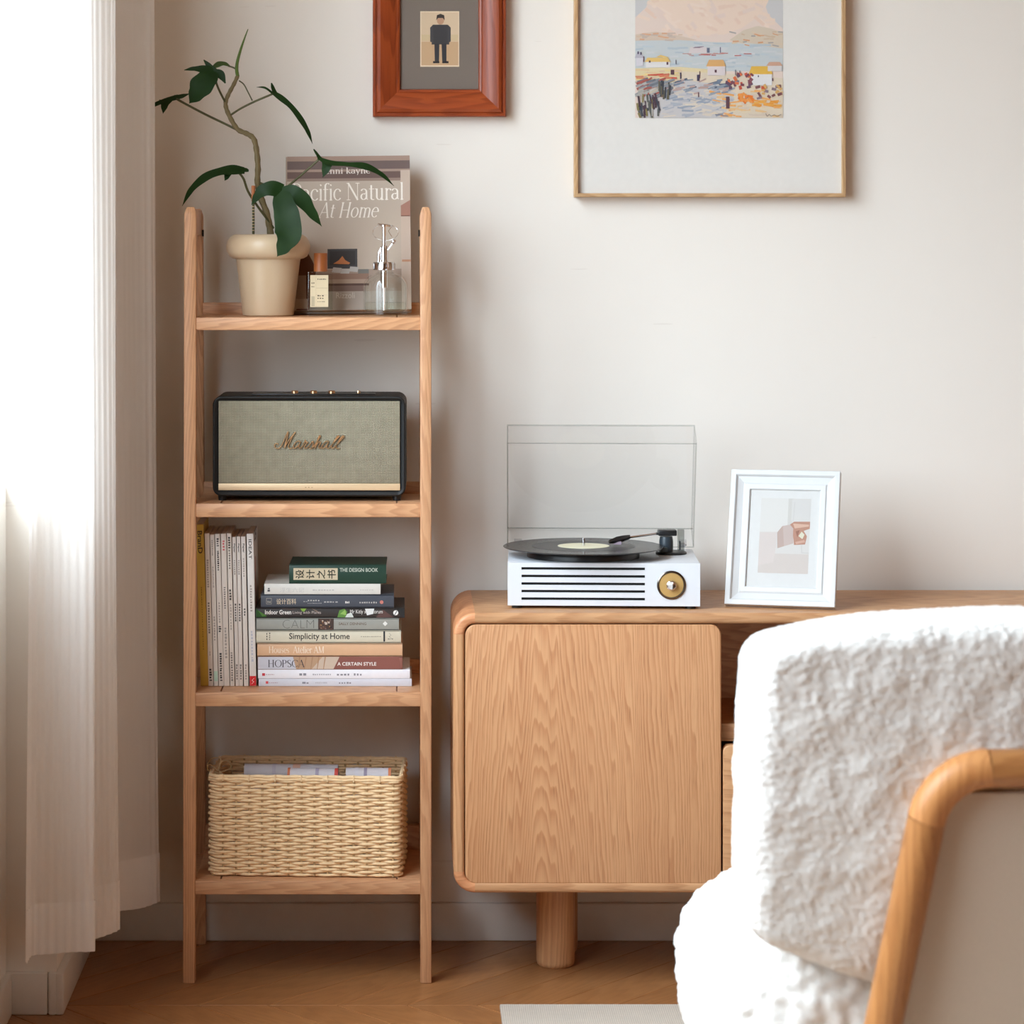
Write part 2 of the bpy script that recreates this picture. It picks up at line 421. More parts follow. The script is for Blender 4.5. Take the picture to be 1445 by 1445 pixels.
def stroke(pts, wd):
    """polyline as quads of the given width(s)"""
    out = []
    for i in range(len(pts) - 1):
        (ax, ay), (bx, by) = pts[i], pts[i + 1]
        wa, wb = (wd[i], wd[i + 1]) if isinstance(wd, (list, tuple)) else (wd, wd)
        L = math.hypot(bx - ax, by - ay) or 1e-6; nx, ny = -(by - ay) / L, (bx - ax) / L
        ex, ey = (bx - ax) / L * wa * .2, (by - ay) / L * wa * .2
        out.append([(ax - ex + nx * wa / 2, ay - ey + ny * wa / 2), (ax - ex - nx * wa / 2, ay - ey - ny * wa / 2),
                    (bx + ex - nx * wb / 2, by + ey - ny * wb / 2), (bx + ex + nx * wb / 2, by + ey + ny * wb / 2)])
    return out
class Print:
    """coloured polygons laid on a plane: org + u*U + v*V, each layer a hair above the last"""
    def __init__(s, org, U=(1, 0, 0), V=(0, 0, 1), step=.00006):
        s.o, s.U, s.V = Vector(org), Vector(U), Vector(V); s.n = s.U.cross(s.V).normalized(); s.step = step
        s.cnt = 0; s.bm = B(); s.cl = s.bm.loops.layers.float_color.new('ink'); s.k = 1
    def layer(s): s.k += 1
    def poly(s, pts, rgb, k=None):
        s.cnt += 1; off = s.n * (s.step * .3 * s.k + .0000025 * s.cnt)
        vs = [s.bm.verts.new(s.o + s.U * p[0] + s.V * p[1] + off) for p in pts]
        try: f = s.bm.faces.new(vs)
        except ValueError: return
        if f.normal.length == 0: f.normal_update()
        c = lin(rgb)
        for l in f.loops: l[s.cl] = c
    def rect(s, x0, x1, y0, y1, rgb): s.poly([(x0, y0), (x1, y0), (x1, y1), (x0, y1)], rgb)
    def text(s, body, x0, x1, y0, y1, rgb, bold=0.0, rot=0):
        pts, tr = glyphs(body, bold, rot); pts = fit(pts, x0, x1, y0, y1)
        s.cnt += 1; off = s.n * (s.step * .3 * s.k + .0000025 * s.cnt); c = lin(rgb)
        vs = [s.bm.verts.new(s.o + s.U * p[0] + s.V * p[1] + off) for p in pts]
        for t in tr:
            try: f = s.bm.faces.new([vs[i] for i in t])
            except ValueError: continue
            for l in f.loops: l[s.cl] = c
    def polys(s, lst, rgb):
        for p in lst: s.poly(p, rgb)
    def dashes(s, x0, x1, y, h, rgb, n, seed=0, vert=False):
        """a line of print too small to read"""
        rr = random.Random(seed); x = x0
        step = (x1 - x0) / n
        for i in range(n):
            a, b_ = x + step * .08, x + step * rr.uniform(.55, .9); x += step
            hh = h * rr.uniform(.7, 1)
            if vert: s.rect(y, y + hh, a, b_, rgb)
            else: s.rect(a, b_, y, y + hh, rgb)
    def build(s, name, parent, world=True, label=None):
        o = obj(name, s.bm, M['print'], parent, world, smooth=None, label=label); return o

# ------------------------------------------------------------------ the room
RX1, RY1, RZ1 = 3.0, -6.3, 3.0
b = B(); box(b, (-1.0, 0, -.05), (RX1, .12, RZ1)); struct('wall_back', b, M['wall'])
b = B(); box(b, (RX1, RY1, -.05), (RX1 + .12, .12, RZ1)); struct('wall_right', b, M['wall2'])
b = B(); box(b, (-1.0, RY1 - .12, -.05), (RX1, RY1, RZ1)); struct('wall_front', b, M['wall2'])
b = B(); box(b, (-1.0, RY1, RZ1), (RX1, .12, RZ1 + .1)); struct('ceiling', b, M['ceil'])
b = B()
box(b, (-.95, WY0, 0), (-.575, 0, RZ1))                         # pier in the corner
box(b, (-.95, WY1, 0), (WX, WY0, WZ0)); box(b, (-.95, WY1, WZ1), (WX, WY0, RZ1))
box(b, (-.95, RY1, 0), (WX, WY1, RZ1))
struct('wall_left', b, M['wall'])
t_ = .045; fx0, fx1 = -.93, -.88
for wn, (ya, yb, k) in enumerate(((WY0, WY1, 3),)):
    b = B(); ys = [ya + (yb - ya) * i / k for i in range(k + 1)]
    for i, y in enumerate(ys):
        lo = y - t_ if i == 0 else (y if i == k else y - t_ / 2); box(b, (fx0, lo, WZ0), (fx1, lo + t_, WZ1))
    box(b, (fx0, yb, WZ0), (fx1, ya, WZ0 + t_)); box(b, (fx0, yb, WZ1 - t_), (fx1, ya, WZ1))
    win = struct('window_%d' % (wn + 1), b, M['base'])
    for i in range(k):
        b = B(); box(b, (-.908, ys[i + 1] + t_ / 2, WZ0 + t_), (-.902, ys[i] - t_ / 2, WZ1 - t_)); obj('pane', b, M['pane'], win, kind='structure')

def skirt(name, lo, hi, lip):
    b = B(); box(b, lo, hi, .003); return struct(name, b, M['base'])
skirt('baseboard_back', (-.563, -.013, 0), (RX1, 0, .0695), 1)
b = B()
box(b, (-.576, WY0 - .013, 0), (-.562, -.013, .07), .003)
box(b, (WX, WY0 - .013, 0), (-.589, WY0 + .002, .07), .003)
box(b, (-.588, WY0 - .013, 0), (-.5745, WY0 + .002, .07), .003)
box(b, (WX - .001, RY1, 0), (WX + .012, WY0 - .0135, .07), .003)
struct('baseboard_left', b, M['base'])

# floor: a slab, and the chevron oak planks over it one by one
b = B()
box(b, (-1.0, -2.0, -.06), (2.35, .12, -.004)); box(b, (-1.0, RY1, -.06), (RX1, -2.0, 0)); box(b, (2.35, -2.0, -.06), (RX1, .12, 0))
floor = struct('floor', b, M['plank'])
ANG = 52.0
def plank_mesh(depth, sgn):
    """a parallelogram board across one chevron row; its own x runs along the grain"""
    sh = depth / math.tan(R(ANG)); wx = .118
    q = [(0, 0), (wx, 0), (wx + sh, depth), (sh, depth)]
    if sgn < 0: q = [(x + (0 if y else sh) - (sh if y else 0), y) for x, y in q]
    cx = sum(p[0] for p in q) / 4; cy = sum(p[1] for p in q) / 4
    th = R(ANG if sgn > 0 else 180 - ANG)
    def loc(x, y, z, ins):
        x, y = x - cx, y - cy
        x += -math.copysign(ins / math.sin(R(ANG)), 1) * (1 if (x - y / math.tan(th)) > 0 else -1)
        y *= 1 - 2 * ins / depth
        return (x * math.cos(th) + y * math.sin(th), -x * math.sin(th) + y * math.cos(th), z)
    bm = B()
    bot = [bm.verts.new(loc(x, y, -.004, .0004)) for x, y in q]; mid = [bm.verts.new(loc(x, y, -.0009, .0004)) for x, y in q]
    top = [bm.verts.new(loc(x, y, 0, .0013)) for x, y in q]
    for A, C in ((bot, mid), (mid, top)):
        for i in range(4): bm.faces.new((A[i], A[(i + 1) % 4], C[(i + 1) % 4], C[i]))
    bm.faces.new(top); bmesh.ops.recalc_face_normals(bm, faces=bm.faces)
    me = bpy.data.meshes.new('plank'); bm.to_mesh(me); bm.free(); me.materials.append(M['plank'])
    return me, th, wx, cx, cy
rows = [(.469, .469, 1), (.969, .5, -1), (1.469, .5, 1), (1.969, .5, -1)]
for af, dep, sg in rows:
    me, th, wx, cx, cy = plank_mesh(dep, sg)
    x = -1.05
    while x < 2.25:
        if x + cx + .2 > -.66:
            o = bpy.data.objects.new('plank', me); COL.objects.link(o); o.parent = floor; o['kind'] = 'structure'
            o.location = (x + cx, -af + cy, 0); o.rotation_euler = (0, 0, th)
        x += wx
# rug
b = B(); box(b, (PX(705, .485), -2.6, .0005), (2.3, -.485, .0065), .002)
rug = obj('rug', b, M['rug']); tag(rug, 'beige flat woven rug on the oak floor under the white armchair', 'rug')
rug.location = (0, 0, 0)

# ------------------------------------------------------------------ curtain at the corner
cur = thing('curtain', 'white sheer pleated curtain gathered beside the window', 'curtain', (-.53, -.45, .127))
key = [(-.605, .70), (-.60, .655), (-.558, .640), (-.512, .628), (-.507, .610), (-.545, .575), (-.548, .545), (-.505, .510), (-.478, .480), (-.482, .455), (-.53, .40), (-.535, .37), (-.49, .32), (-.432, .262), (-.426, .245), (-.44, .225), (-.50, .19), (-.55, .17)]
path = catmull([(x, -a, 0) for x, a in key], 14)
acc = [0]
for p, q in zip(path, path[1:]): acc.append(acc[-1] + (q - p).length)
nn = []
for i in range(len(path)):
    t = (path[min(i + 1, len(path) - 1)] - path[max(i - 1, 0)]).normalized(); nn.append(Vector((t.y, -t.x, 0)))
def cloth(z0, z1, nz, off, wav):
    bm = B(); g = []
    for j in range(nz + 1):
        z = z0 + (z1 - z0) * j / nz; row = []
        fl = 1.0 - .16 * (z - .127) / 2.3
        for i, p in enumerate(path):
            s_ = acc[i]
            rib = .0013 * math.sin(s_ * 2 * math.pi / .0145) + .004 * math.sin(s_ * 47 + z * 1.3) * min(1, (z + .3))
            q = Vector((-.545 + (p.x + .545) * fl, p.y, 0)) + nn[i] * (rib + off)
            hz = z + (wav * (.003 * math.sin(s_ * 19) + .001 * math.sin(s_ * 61)) if j == 0 else 0)
            row.append(bm.verts.new((q.x, q.y, hz)))
        g.append(row)
    for j in range(nz):
        for i in range(len(path) - 1): bm.faces.new((g[j][i], g[j][i + 1], g[j + 1][i + 1], g[j + 1][i]))
    return bm
obj('cloth', cloth(.129, 2.84, 26, 0, 1), M['sheer'], cur, smooth=60)
obj('hem', cloth(.127, .212, 2, .0016, 1), M['hem'], cur, smooth=60)
b = B(); tube(b, [(-.53, -.06, 2.86), (-.53, -3.9, 2.86)], .012, 10); obj('rail', b, M['white'], cur)
for y in (-.56, -3.7):
    b = B(); box(b, (-.665, y - .02, 2.85), (-.53, y, 2.87)); obj('rail_bracket', b, M['white'], cur)

# ------------------------------------------------------------------ ladder shelf
SH = thing('shelf_unit', 'narrow oak ladder shelf with four boards standing against the wall by the curtain', 'shelf', (PX(433, .2), -.2, 0))
AF0, AF1 = .323, .293                  # front face of the front posts at floor and top
def af(z): return AF0 + (AF1 - AF0) * z / 1.34
def ar(z): return .040 + .085 * z / 1.34    # front face of the back posts
ZT = PZ(292, AF1)
pw = .0215
xl0, xl1 = PX(258, AF0), PX(275.3, AF0); xr0, xr1 = PX(593, AF0), PX(609, AF0)
def post(x0, x1, fa, dep, zt):
    bm = B(); n = 4; ring = []
    for z, ins in ((0, .0), (zt - .012, .0), (zt, .004)):
        a = fa(z)
        ring.append([bm.verts.new((x, -y, z)) for x, y in ((x0, a), (x1, a), (x1, a - dep), (x0, a - dep))])
        if ins:
            for v, (sx_, sy_) in zip(ring[-1], ((1, 1), (-1, 1), (-1, -1), (1, -1))): v.co.x += sx_ * ins; v.co.y += sy_ * ins
    for A, C in zip(ring, ring[1:]):
        for k in range(4): bm.faces.new((A[k], A[(k + 1) % 4], C[(k + 1) % 4], C[k]))
    bm.faces.new(ring[0][::-1]); bm.faces.new(ring[-1]); bmesh.ops.recalc_face_normals(bm, faces=bm.faces)
    bmesh.ops.bevel(bm, geom=list(bm.edges), offset=.0022, segments=2, profile=.5, affect='EDGES')
    return bm
obj('front_post', post(xl0, xl1, af, .028, ZT), M['shelf_z'], SH); obj('front_post', post(xr0, xr1, af, .028, ZT), M['shelf_z'], SH)
obj('back_post', post(xl0, xl1, ar, .026, ZT - .002), M['shelf_z'], SH); obj('back_post', post(xr0, xr1, ar, .026, ZT - .002), M['shelf_z'], SH)
for x in (xl1, xr0):                    # the slot where front and back posts lock
    b = B(); z = PZ(329, .2); s_ = -1 if x == xl1 else 1
    box(b, (x + s_ * .001, -.13, z - .006), (x - s_ * .0022, -.1255, z + .006)); obj('slot', b, M['dark'], SH)
for s_, x0, x1 in ((1, xl0, xl1), (-1, xr0, xr1)):   # top tie between the two posts of a side
    b = B(); box(b, (x0 + .002, -af(ZT) + .02, ZT - .05), (x1 - .002, -ar(ZT) + .002, ZT - .004), .002); obj('side_tie', b, M['shelf_z'], SH)
SZ = {}
for k, (yt, yb, railh) in enumerate(((448, 466, .022), (711, 730, .021), (977.5, 997, .024), (1243, 1262.5, .045))):
    a0 = .30
    for _ in range(6): z = PZ(yt, a0); a0 = af(z) - .002
    z0 = PZ(yb, a0); SZ[k + 1] = z; a1 = ar(z) + .002
    b = B(); xa, xb = xl1 - .0005, xr0 + .0005; g = .0022; fs = .016
    g1, g2 = PX(311, a0), PX(560, a0)
    box(b, (xa, -a0, z0), (xb, -a0 + fs, z), .0018)
    for u, v in ((xa, g1 - g / 2), (g1 + g / 2, g2 - g / 2), (g2 + g / 2, xb)): box(b, (u, -a0 + fs, z0 + .001), (v, -a1, z), .0006, 1)
    obj('shelf_board', b, M['shelf_x'], SH)
    b = B(); box(b, (xa, -a1 + .0, z - .006), (xb, -a1 + .016, z + railh), .0018); obj('back_rail', b, M['shelf_x'], SH)
    for x0, x1 in ((xl0, xl1), (xr0, xr1)):
        b = B(); box(b, (x0 + .003, -a0 + .02, z0 - .001), (x1 - .003, -ar(z0) + .004, z0 + .016), .001); obj('side_bearer', b, M['shelf_x'], SH)

# ------------------------------------------------------------------ plant in a cream pot
zs = SZ[1]
PA = .19; pc = PX(378.5, PA)
pt = thing('potted_plant', 'climbing philodendron with lobed dark leaves in a cream ceramic pot', 'potted plant', (pc, -PA, zs))
sc_ = F / (D - PA)
prof = [(0, 0), (34, 0), (36, 1.5), (45, 78), (45.5, 80), (50, 81), (55, 84), (58.5, 91), (59.4, 98), (58, 105), (54, 111), (49, 114.3), (45, 115), (42.5, 113), (41.5, 105), (40, 96)]
b = B(); lathe(b, [(r / sc_, h / sc_ + .0002) for r, h in prof], (pc, -PA, zs), 64); obj('pot', b, M['pot'], pt)
b = B(); lathe(b, [(0, 104 / sc_), (41.4 / sc_, 103 / sc_), (41.2 / sc_, 98 / sc_), (0, 97 / sc_)], (pc, -PA, zs), 32); obj('soil', b, M['soil'], pt)
stem = [(384, 345, .17), (381, 325, .17), (377, 303, .175), (368, 278, .18), (363.5, 258, .185), (364, 235, .19), (362, 212, .19), (358, 196, .19), (349, 189, .19), (336, 183, .19), (327, 170, .19), (320, 155, .19), (318.5, 144, .19), (323, 132, .19), (330, 119, .19), (335.5, 107, .19)]
def tpx(pts, k=5): return catmull([P(*p) for p in pts], k)
b = B(); pts = tpx(stem); n = len(pts)
rad = [(.0062 - .0028 * i / n) * (1 + .10 * math.sin(i * 1.9)) for i in range(n)]; tube(b, pts, rad, 10)
obj('stem', b, M['stem'], pt)
b = B(); pts = tpx([(335.5, 108, .19), (334, 98, .19), (335, 87, .19), (339, 72, .19), (344, 57, .19), (350, 41, .19)]); n = len(pts)
tube(b, pts, [.0032 * (1 - .85 * (i / n) ** 2) for i in range(n)], 8); obj('new_shoot', b, M['leaf2'], pt, label='pale green new shoot at the top of the stem')
for pp, r in (([(336, 184, .19), (316, 174, .18), (293, 163, .165), (268, 150, .15), (249, 139.5, .14)], .0021),
              ([(319, 146, .19), (313, 135, .2), (307, 122, .21), (303, 109, .22)], .0019),
              ([(336, 109, .19), (335.5, 101, .19), (330.5, 96, .188), (322, 93, .186)], .0015),
              ([(337.5, 114, .19), (344, 119, .195), (350, 130, .2), (356, 142, .2)], .0012),
              ([(326, 162, .19), (340, 153, .2), (360, 143, .21), (386, 132, .22)], .0019),
              ([(368, 262, .185), (385, 274, .2), (397, 270, .215), (425, 247, .235), (450, 225, .245)], .0021),
              ([(386, 322, .17), (376, 308, .18), (362, 289, .19), (350, 270, .2), (344, 253, .205), (338, 244.5, .21)], .0022),
              ([(366, 258, .185), (374, 261, .21), (386, 267, .245), (396, 270, .262)], .0022)):
    b = B(); tube(b, tpx(pp, 4), r, 8); obj('petiole', b, M['petiole'], pt)
def lobe(bm, spine, wd, hint, fold=.22):
    """one lobe of a leaf: spine of (px, py, depth), half widths in px, blade facing the hint"""
    pts = catmull([P(*p) for p in spine], 6); n = len(pts)
    W = [w_ / 785 for w_ in wd]; h = Vector(hint).normalized(); rows_ = []
    for i, p in enumerate(pts):
        s_ = i / 6; j = min(int(s_), len(W) - 2); f = s_ - j
        f = f * f * (3 - 2 * f); ww = max(.00025, W[j] * (1 - f) + W[j + 1] * f)
        t = (pts[min(i + 1, n - 1)] - pts[max(0, i - 1)]).normalized()
        sd = t.cross(h).normalized(); nr = sd.cross(t).normalized()
        rows_.append([bm.verts.new(p + sd * (ww * u) + nr * (abs(u) * ww * fold - (u * u) * ww * .12)) for u in (-1, -.55, 0, .55, 1)])
    for A, C in zip(rows_, rows_[1:]):
        for k in range(4): bm.faces.new((A[k], A[k + 1], C[k + 1], C[k]))
def leaf(lobes, hint, mat='leaf', fold=.22):
    bm = B()
    for sp, wd in lobes: lobe(bm, sp, wd, hint, fold)
    bmesh.ops.solidify(bm, geom=list(bm.faces), thickness=.0007)
    return obj('leaf', bm, M[mat], pt, smooth=50)
leaf([([(397, 269, .262), (400, 287, .275), (405, 305, .285), (407, 330, .288), (400, 348, .283), (391, 362, .278)], [10, 15, 18, 19, 11, .3]),
      ([(397, 269, .262), (413, 272, .27), (427, 282, .272), (440, 300, .27), (454, 319.5, .265)], [6, 11, 11, 7, .3]),
      ([(398, 270, .262), (385, 266, .265), (371, 269, .265), (362, 278, .262), (355, 289, .258)], [10, 11, 9, 5.5, .6]),
      ([(396, 272, .262), (386, 264, .264), (377, 261, .263)], [6, 5, .5])], (-.15, -1, .25))
leaf([([(449, 223, .245), (466, 230, .25), (490, 232, .255), (515, 235, .258), (538, 246, .257), (556, 262.5, .255)], [3, 5, 4, 6.5, 4, .3]),
      ([(463, 226, .246), (460, 238, .25), (455.5, 250.5, .248)], [9, 6, .3]),
      ([(452, 225, .245), (447, 217, .244), (442.5, 210.5, .243)], [3.5, 2.2, 1])], (.1, -.75, .7))
leaf([([(386, 131, .22), (397, 139, .225), (411, 151, .23), (424, 168, .23), (434, 185, .227), (441, 203, .223)], [4, 5.5, 4.5, 5, 3.6, .3]),
      ([(388, 132, .22), (385, 124, .219), (383, 117, .218)], [4, 3, 1]),
      ([(385, 132, .22), (374, 124, .22), (362, 123, .22)], [2, 1.8, .3])], (.5, -.8, .35))
leaf([([(252, 137, 0.135), (240, 140, 0.140), (225, 145, 0.142), (213, 151, 0.142), (203, 160, 0.142)], [4.5, 4, 3.5, 3, .6]),
      ([(247, 138, 0.135), (256, 136, 0.132), (268, 132, 0.130)], [4.5, 3.5, .4]),
      ([(234, 142, 0.140), (232, 150, 0.145), (230, 160.5, 0.146)], [9.5, 5, .3])], (-.1, -.9, .45))
leaf([([(303, 101, .222), (294, 110, .23), (284, 122, .235), (276, 134, .235), (267, 146, .232)], [7, 15, 18, 12, .4]),
      ([(301, 101, .222), (288, 98, .224), (273, 97, .223), (260, 99, .22)], [7, 6, 3.2, .6]),
      ([(302, 101, .222), (295, 93, .22), (287.5, 84.5, .217)], [5.5, 3.8, .8]),
      ([(302, 101, .222), (311, 105, .225), (318, 117.5, .226)], [4, 6, 1])], (-.2, -1, .35))
leaf([([(325, 94, .187), (317, 90, .186), (308, 91, .185), (298, 97, .184)], [1, 3, 4.4, 1.5])], (0, -.9, .4), 'leaf2')
leaf([([(345, 241, .208), (328, 240, .212), (308, 243, .216), (289, 251, .218), (270, 268, .216), (257, 291, .21)], [6, 9, 7, 7.5, 5, .3]),
      ([(338, 241, .208), (346, 240, .205), (351, 241, .203)], [6, 4, 2]),
      ([(322, 244, .212), (320, 250, .215), (317, 255, .215)], [7, 4, .4])], (-.2, -.8, .6))
b = B(); r0 = PA + .008
tube(b, [P(357.5, 345, r0), P(357.5, 283, r0)], .0023, 8)
mt = obj('plant_stake', b, M['petiole']); tag(mt, 'thin plant stake with amber top stuck in the soil of the cream pot', 'stake')
b = B(); tube(b, [P(357.5, 284, r0), P(357.5, 262, r0)], .0036, 10); obj('cap', b, M['amber'], mt)
b = B()
for i in range(9): q = P(357.5, 292 + i * 4.2, r0); tube(b, [q, q + Vector((0, 0, .0012))], .0026, 8)
obj('markings', b, M['gold'], mt)

# ------------------------------------------------------------------ serif lettering drawn from strokes
def serif(s, x0, x1, y0, y1, ital=0.0, thick=.105, thin=.035):
    """old-style letters from stems, hairlines, stressed bowls and serifs; fitted to the box"""
    X = .66
    def stem_(x, a, c, top=1, bot=1, sv=.09):
        o = stroke([(x, a), (x, c)], thick)
        if top: o += stroke([(x - sv, c - .015), (x + (sv if top == 1 else 0), c - .015)], thin)
        if bot: o += stroke([(x - sv, a + .015), (x + sv, a + .015)], thin)
        return o
    def arc(cx, cy, rx, ry, a0, a1, k=14, tk=thick):
        p, wd = [], []
        for i in range(k + 1):
            t = R(a0 + (a1 - a0) * i / k); p.append((cx + rx * math.cos(t), cy + ry * math.sin(t))); wd.append(thin + (tk - thin) * abs(math.cos(t)) ** 1.5)
        return stroke(p, wd)
    hl = lambda *p: stroke(list(p), thin); tk = lambda *p: stroke(list(p), thick)
    G = {'P': (.60, lambda: stem_(.14, 0, 1) + arc(.28, .74, .24, .245, -90, 90) + hl((.14, .985), (.28, .985)) + hl((.14, .495), (.28, .495))),
         'a': (.52, lambda: arc(.22, .46, .17, .18, 10, 150) + tk((.385, .48), (.385, .08)) + hl((.385, .06), (.47, .03)) + arc(.21, .19, .15, .17, 60, 330) + hl((.24, .36), (.385, .40))),
         'c': (.50, lambda: arc(.28, .33, .22, .325, 45, 318) + tk((.42, .52), (.43, .56))),
         'i': (.28, lambda: stem_(.14, 0, X, 2) + tk((.13, .88), (.15, .90))),
         'f': (.34, lambda: stem_(.14, 0, .82, 0) + arc(.28, .82, .14, .17, 180, 50) + hl((.02, .635), (.32, .635))),
         'N': (.86, lambda: hl((.14, 0), (.14, 1)) + tk((.14, .98), (.70, .02)) + hl((.70, 0), (.70, 1)) + hl((.03, .015), (.25, .015)) + hl((.03, .985), (.16, .985)) + hl((.58, .985), (.82, .985))),
         't': (.36, lambda: tk((.16, .84), (.16, .12)) + arc(.27, .12, .11, .11, 180, 300) + hl((.03, .635), (.33, .635))),
         'u': (.60, lambda: tk((.14, .64), (.14, .2)) + arc(.29, .2, .15, .19, 180, 340) + stem_(.46, 0, X, 2, 0) + hl((.03, .645), (.14, .645)) + hl((.46, .015), (.57, .015))),
         'r': (.42, lambda: stem_(.14, 0, X, 2) + arc(.30, .45, .15, .2, 150, 50) + tk((.37, .57), (.39, .60))),
         'l': (.28, lambda: stem_(.14, 0, 1, 2)),
         'A': (.74, lambda: hl((.05, 0), (.36, 1)) + tk((.36, 1), (.66, 0)) + hl((.17, .35), (.55, .35)) + hl((0, .015), (.16, .015)) + hl((.54, .015), (.76, .015))),
         'H': (.84, lambda: stem_(.16, 0, 1) + stem_(.66, 0, 1) + hl((.16, .5), (.66, .5))),
         'o': (.56, lambda: arc(.28, .33, .22, .325, 0, 360, 24)),
         'm': (.90, lambda: stem_(.14, 0, X, 2) + arc(.29, .46, .16, .18, 165, 10) + stem_(.45, 0, .48, 0) + arc(.60, .46, .16, .18, 165, 10) + stem_(.76, 0, .48, 0)),
         'n': (.60, lambda: stem_(.14, 0, X, 2) + arc(.29, .46, .16, .18, 165, 10) + stem_(.45, 0, .48, 0)),
         'e': (.50, lambda: arc(.27, .33, .21, .325, 8, 315) + hl((.06, .37), (.47, .37))),
         's': (.42, lambda: arc(.21, .49, .13, .155, 40, 250, 12, .08) + stroke([(.14, .40), (.30, .25)], thick) + arc(.22, .17, .13, .155, 60, -150, 12, .08)),
         'h': (.60, lambda: stem_(.14, 0, 1, 2) + arc(.29, .46, .16, .18, 165, 10) + stem_(.45, 0, .48, 0)),
         'y': (.52, lambda: tk((.08, .65), (.26, .05)) + hl((.44, .65), (.18, -.25)) + hl((0, .645), (.16, .645)) + hl((.36, .645), (.5, .645))),
         'k': (.56, lambda: stem_(.14, 0, 1, 2) + hl((.16, .28), (.44, .64)) + tk((.24, .38), (.48, .02))),
         'j': (.26, lambda: tk((.14, .65), (.14, -.15)) + arc(.04, -.15, .1, .1, 0, -120) + tk((.13, .88), (.15, .90))),
         'O': (.84, lambda: arc(.42, .5, .36, .49, 0, 360, 28)), 'C': (.78, lambda: arc(.42, .5, .36, .49, 42, 320, 22) + hl((.70, .68), (.70, .95))),
         'S': (.58, lambda: arc(.29, .75, .19, .23, 40, 250, 14) + stroke([(.2, .60), (.4, .40)], thick) + arc(.3, .25, .2, .235, 60, -155, 14)),
         'M': (.98, lambda: hl((.15, 0), (.15, 1)) + tk((.15, 1), (.46, .02)) + hl((.46, .02), (.78, 1)) + stem_(.80, 0, 1) + hl((.04, .015), (.26, .015))),
         ' ': (.30, lambda: [])}
    out = []; x = 0
    for ch in s:
        adv, fn = G[ch]
        for q in fn(): out.append([(x + px_ + ital * py_, py_) for px_, py_ in q])
        x += adv
    ax = min(p[0] for q in out for p in q); bx = max(p[0] for q in out for p in q)
    return [[(x0 + (p[0] - ax) / (bx - ax) * (x1 - x0), y0 + p[1] * (y1 - y0)) for p in q] for q in out]

# ------------------------------------------------------------------ the big book leaning on the wall
BA = .148
zb = zs + .0004
lean = R(17)
b0 = P(404.5, 441, BA); hgt = .292; wdt = .2245
bk = thing('leaning_book', 'large taupe hardback with white serif title leaning on the wall behind the bottles', 'book', (b0.x, -BA, zb + .0075), (-lean, R(-.6), 0))
cv = cover((176, 156, 140), .35)
b = B(); box(b, (0, 0, 0), (wdt, .0025, hgt), .0012); box(b, (0, .0225, 0), (wdt, .025, hgt), .0012); box(b, (-.002, .0, 0), (.001, .025, hgt), .001); obj('cover', b, cv, bk, world=False)
b = B(); box(b, (.001, .0025, .003), (wdt - .003, .0225, hgt - .003)); obj('pages', b, M['page'], bk, world=False)
p = Print((0, 0, 0)); W_, H_ = wdt, hgt
U_ = lambda x: (x - 404.5) / 175 * W_
V_ = lambda y: (441.5 - y) / 219.5 * H_
rr_ = lambda x0, x1, y0, y1, c: p.rect(U_(x0), U_(x1), V_(y1), V_(y0), c)
rr_(405, 579.4, 222, 441, (190, 174, 158)); p.layer()
rr_(405, 579.4, 222, 229, (164, 138, 124)); rr_(405, 579.4, 229, 241, (112, 94, 90)); rr_(405, 579.4, 241, 244.5, (166, 142, 128))
rr_(405, 568, 244.5, 254, (110, 88, 82)); rr_(405, 568, 254, 258, (150, 128, 116)); rr_(566, 579.4, 243, 441, (198, 178, 162)); rr_(566, 579.4, 294, 309, (166, 122, 106)); rr_(566, 579.4, 308, 309.5, (122, 88, 76))
p.poly([(U_(566), V_(294)), (U_(579.4), V_(286)), (U_(579.4), V_(294))], (166, 122, 106)); rr_(567, 579.4, 371, 374, (190, 140, 110))
rr_(405, 566, 384, 415, (160, 140, 126)); rr_(405, 566, 415, 441, (170, 156, 144)); p.layer()
rr_(462, 504, 355, 383, (72, 70, 72)); rr_(465, 501, 358, 378, (60, 56, 56))
p.poly([(U_(418), V_(441)), (U_(422), V_(370)), (U_(432), V_(356)), (U_(441), V_(372)), (U_(446), V_(385)), (U_(440), V_(420)), (U_(436), V_(441))], (98, 60, 42))
rr_(405, 432, 392, 425, (150, 132, 118)); rr_(405, 434, 425, 439, (176, 158, 142))
for x, y in ((470, 384), (482, 386), (494, 383)): p.poly([(U_(x), V_(y - 3)), (U_(x + 12), V_(y - 2)), (U_(x + 10), V_(y + 5)), (U_(x - 2), V_(y + 4))], (190, 186, 182))
rr_(446, 520, 390, 398, (146, 116, 100)); rr_(446, 520, 398, 404, (170, 146, 128)); rr_(446, 520, 404, 407, (90, 66, 58)); rr_(446, 512, 407, 415, (122, 98, 88)); rr_(505, 520, 384, 390, (120, 118, 112)); p.layer()
p.poly([(U_(470), V_(376)), (U_(478), V_(371)), (U_(483), V_(365)), (U_(487), V_(371)), (U_(494), V_(375)), (U_(492), V_(377))], (196, 124, 78))
p.polys(serif('Pacific Natural', U_(413), U_(570), V_(285.5), V_(261)), (246, 238, 228))
p.polys(serif('At Home', U_(449), U_(535), V_(310.5), V_(289), .22), (246, 238, 228))
p.polys(serif('jenni kayne', U_(455), U_(524), V_(247.5), V_(239), 0, .13, .06), (232, 222, 212))
p.text('Rizzoli', U_(474), U_(500), V_(425), V_(417), (208, 198, 188))
p.build('cover_print', bk, False)

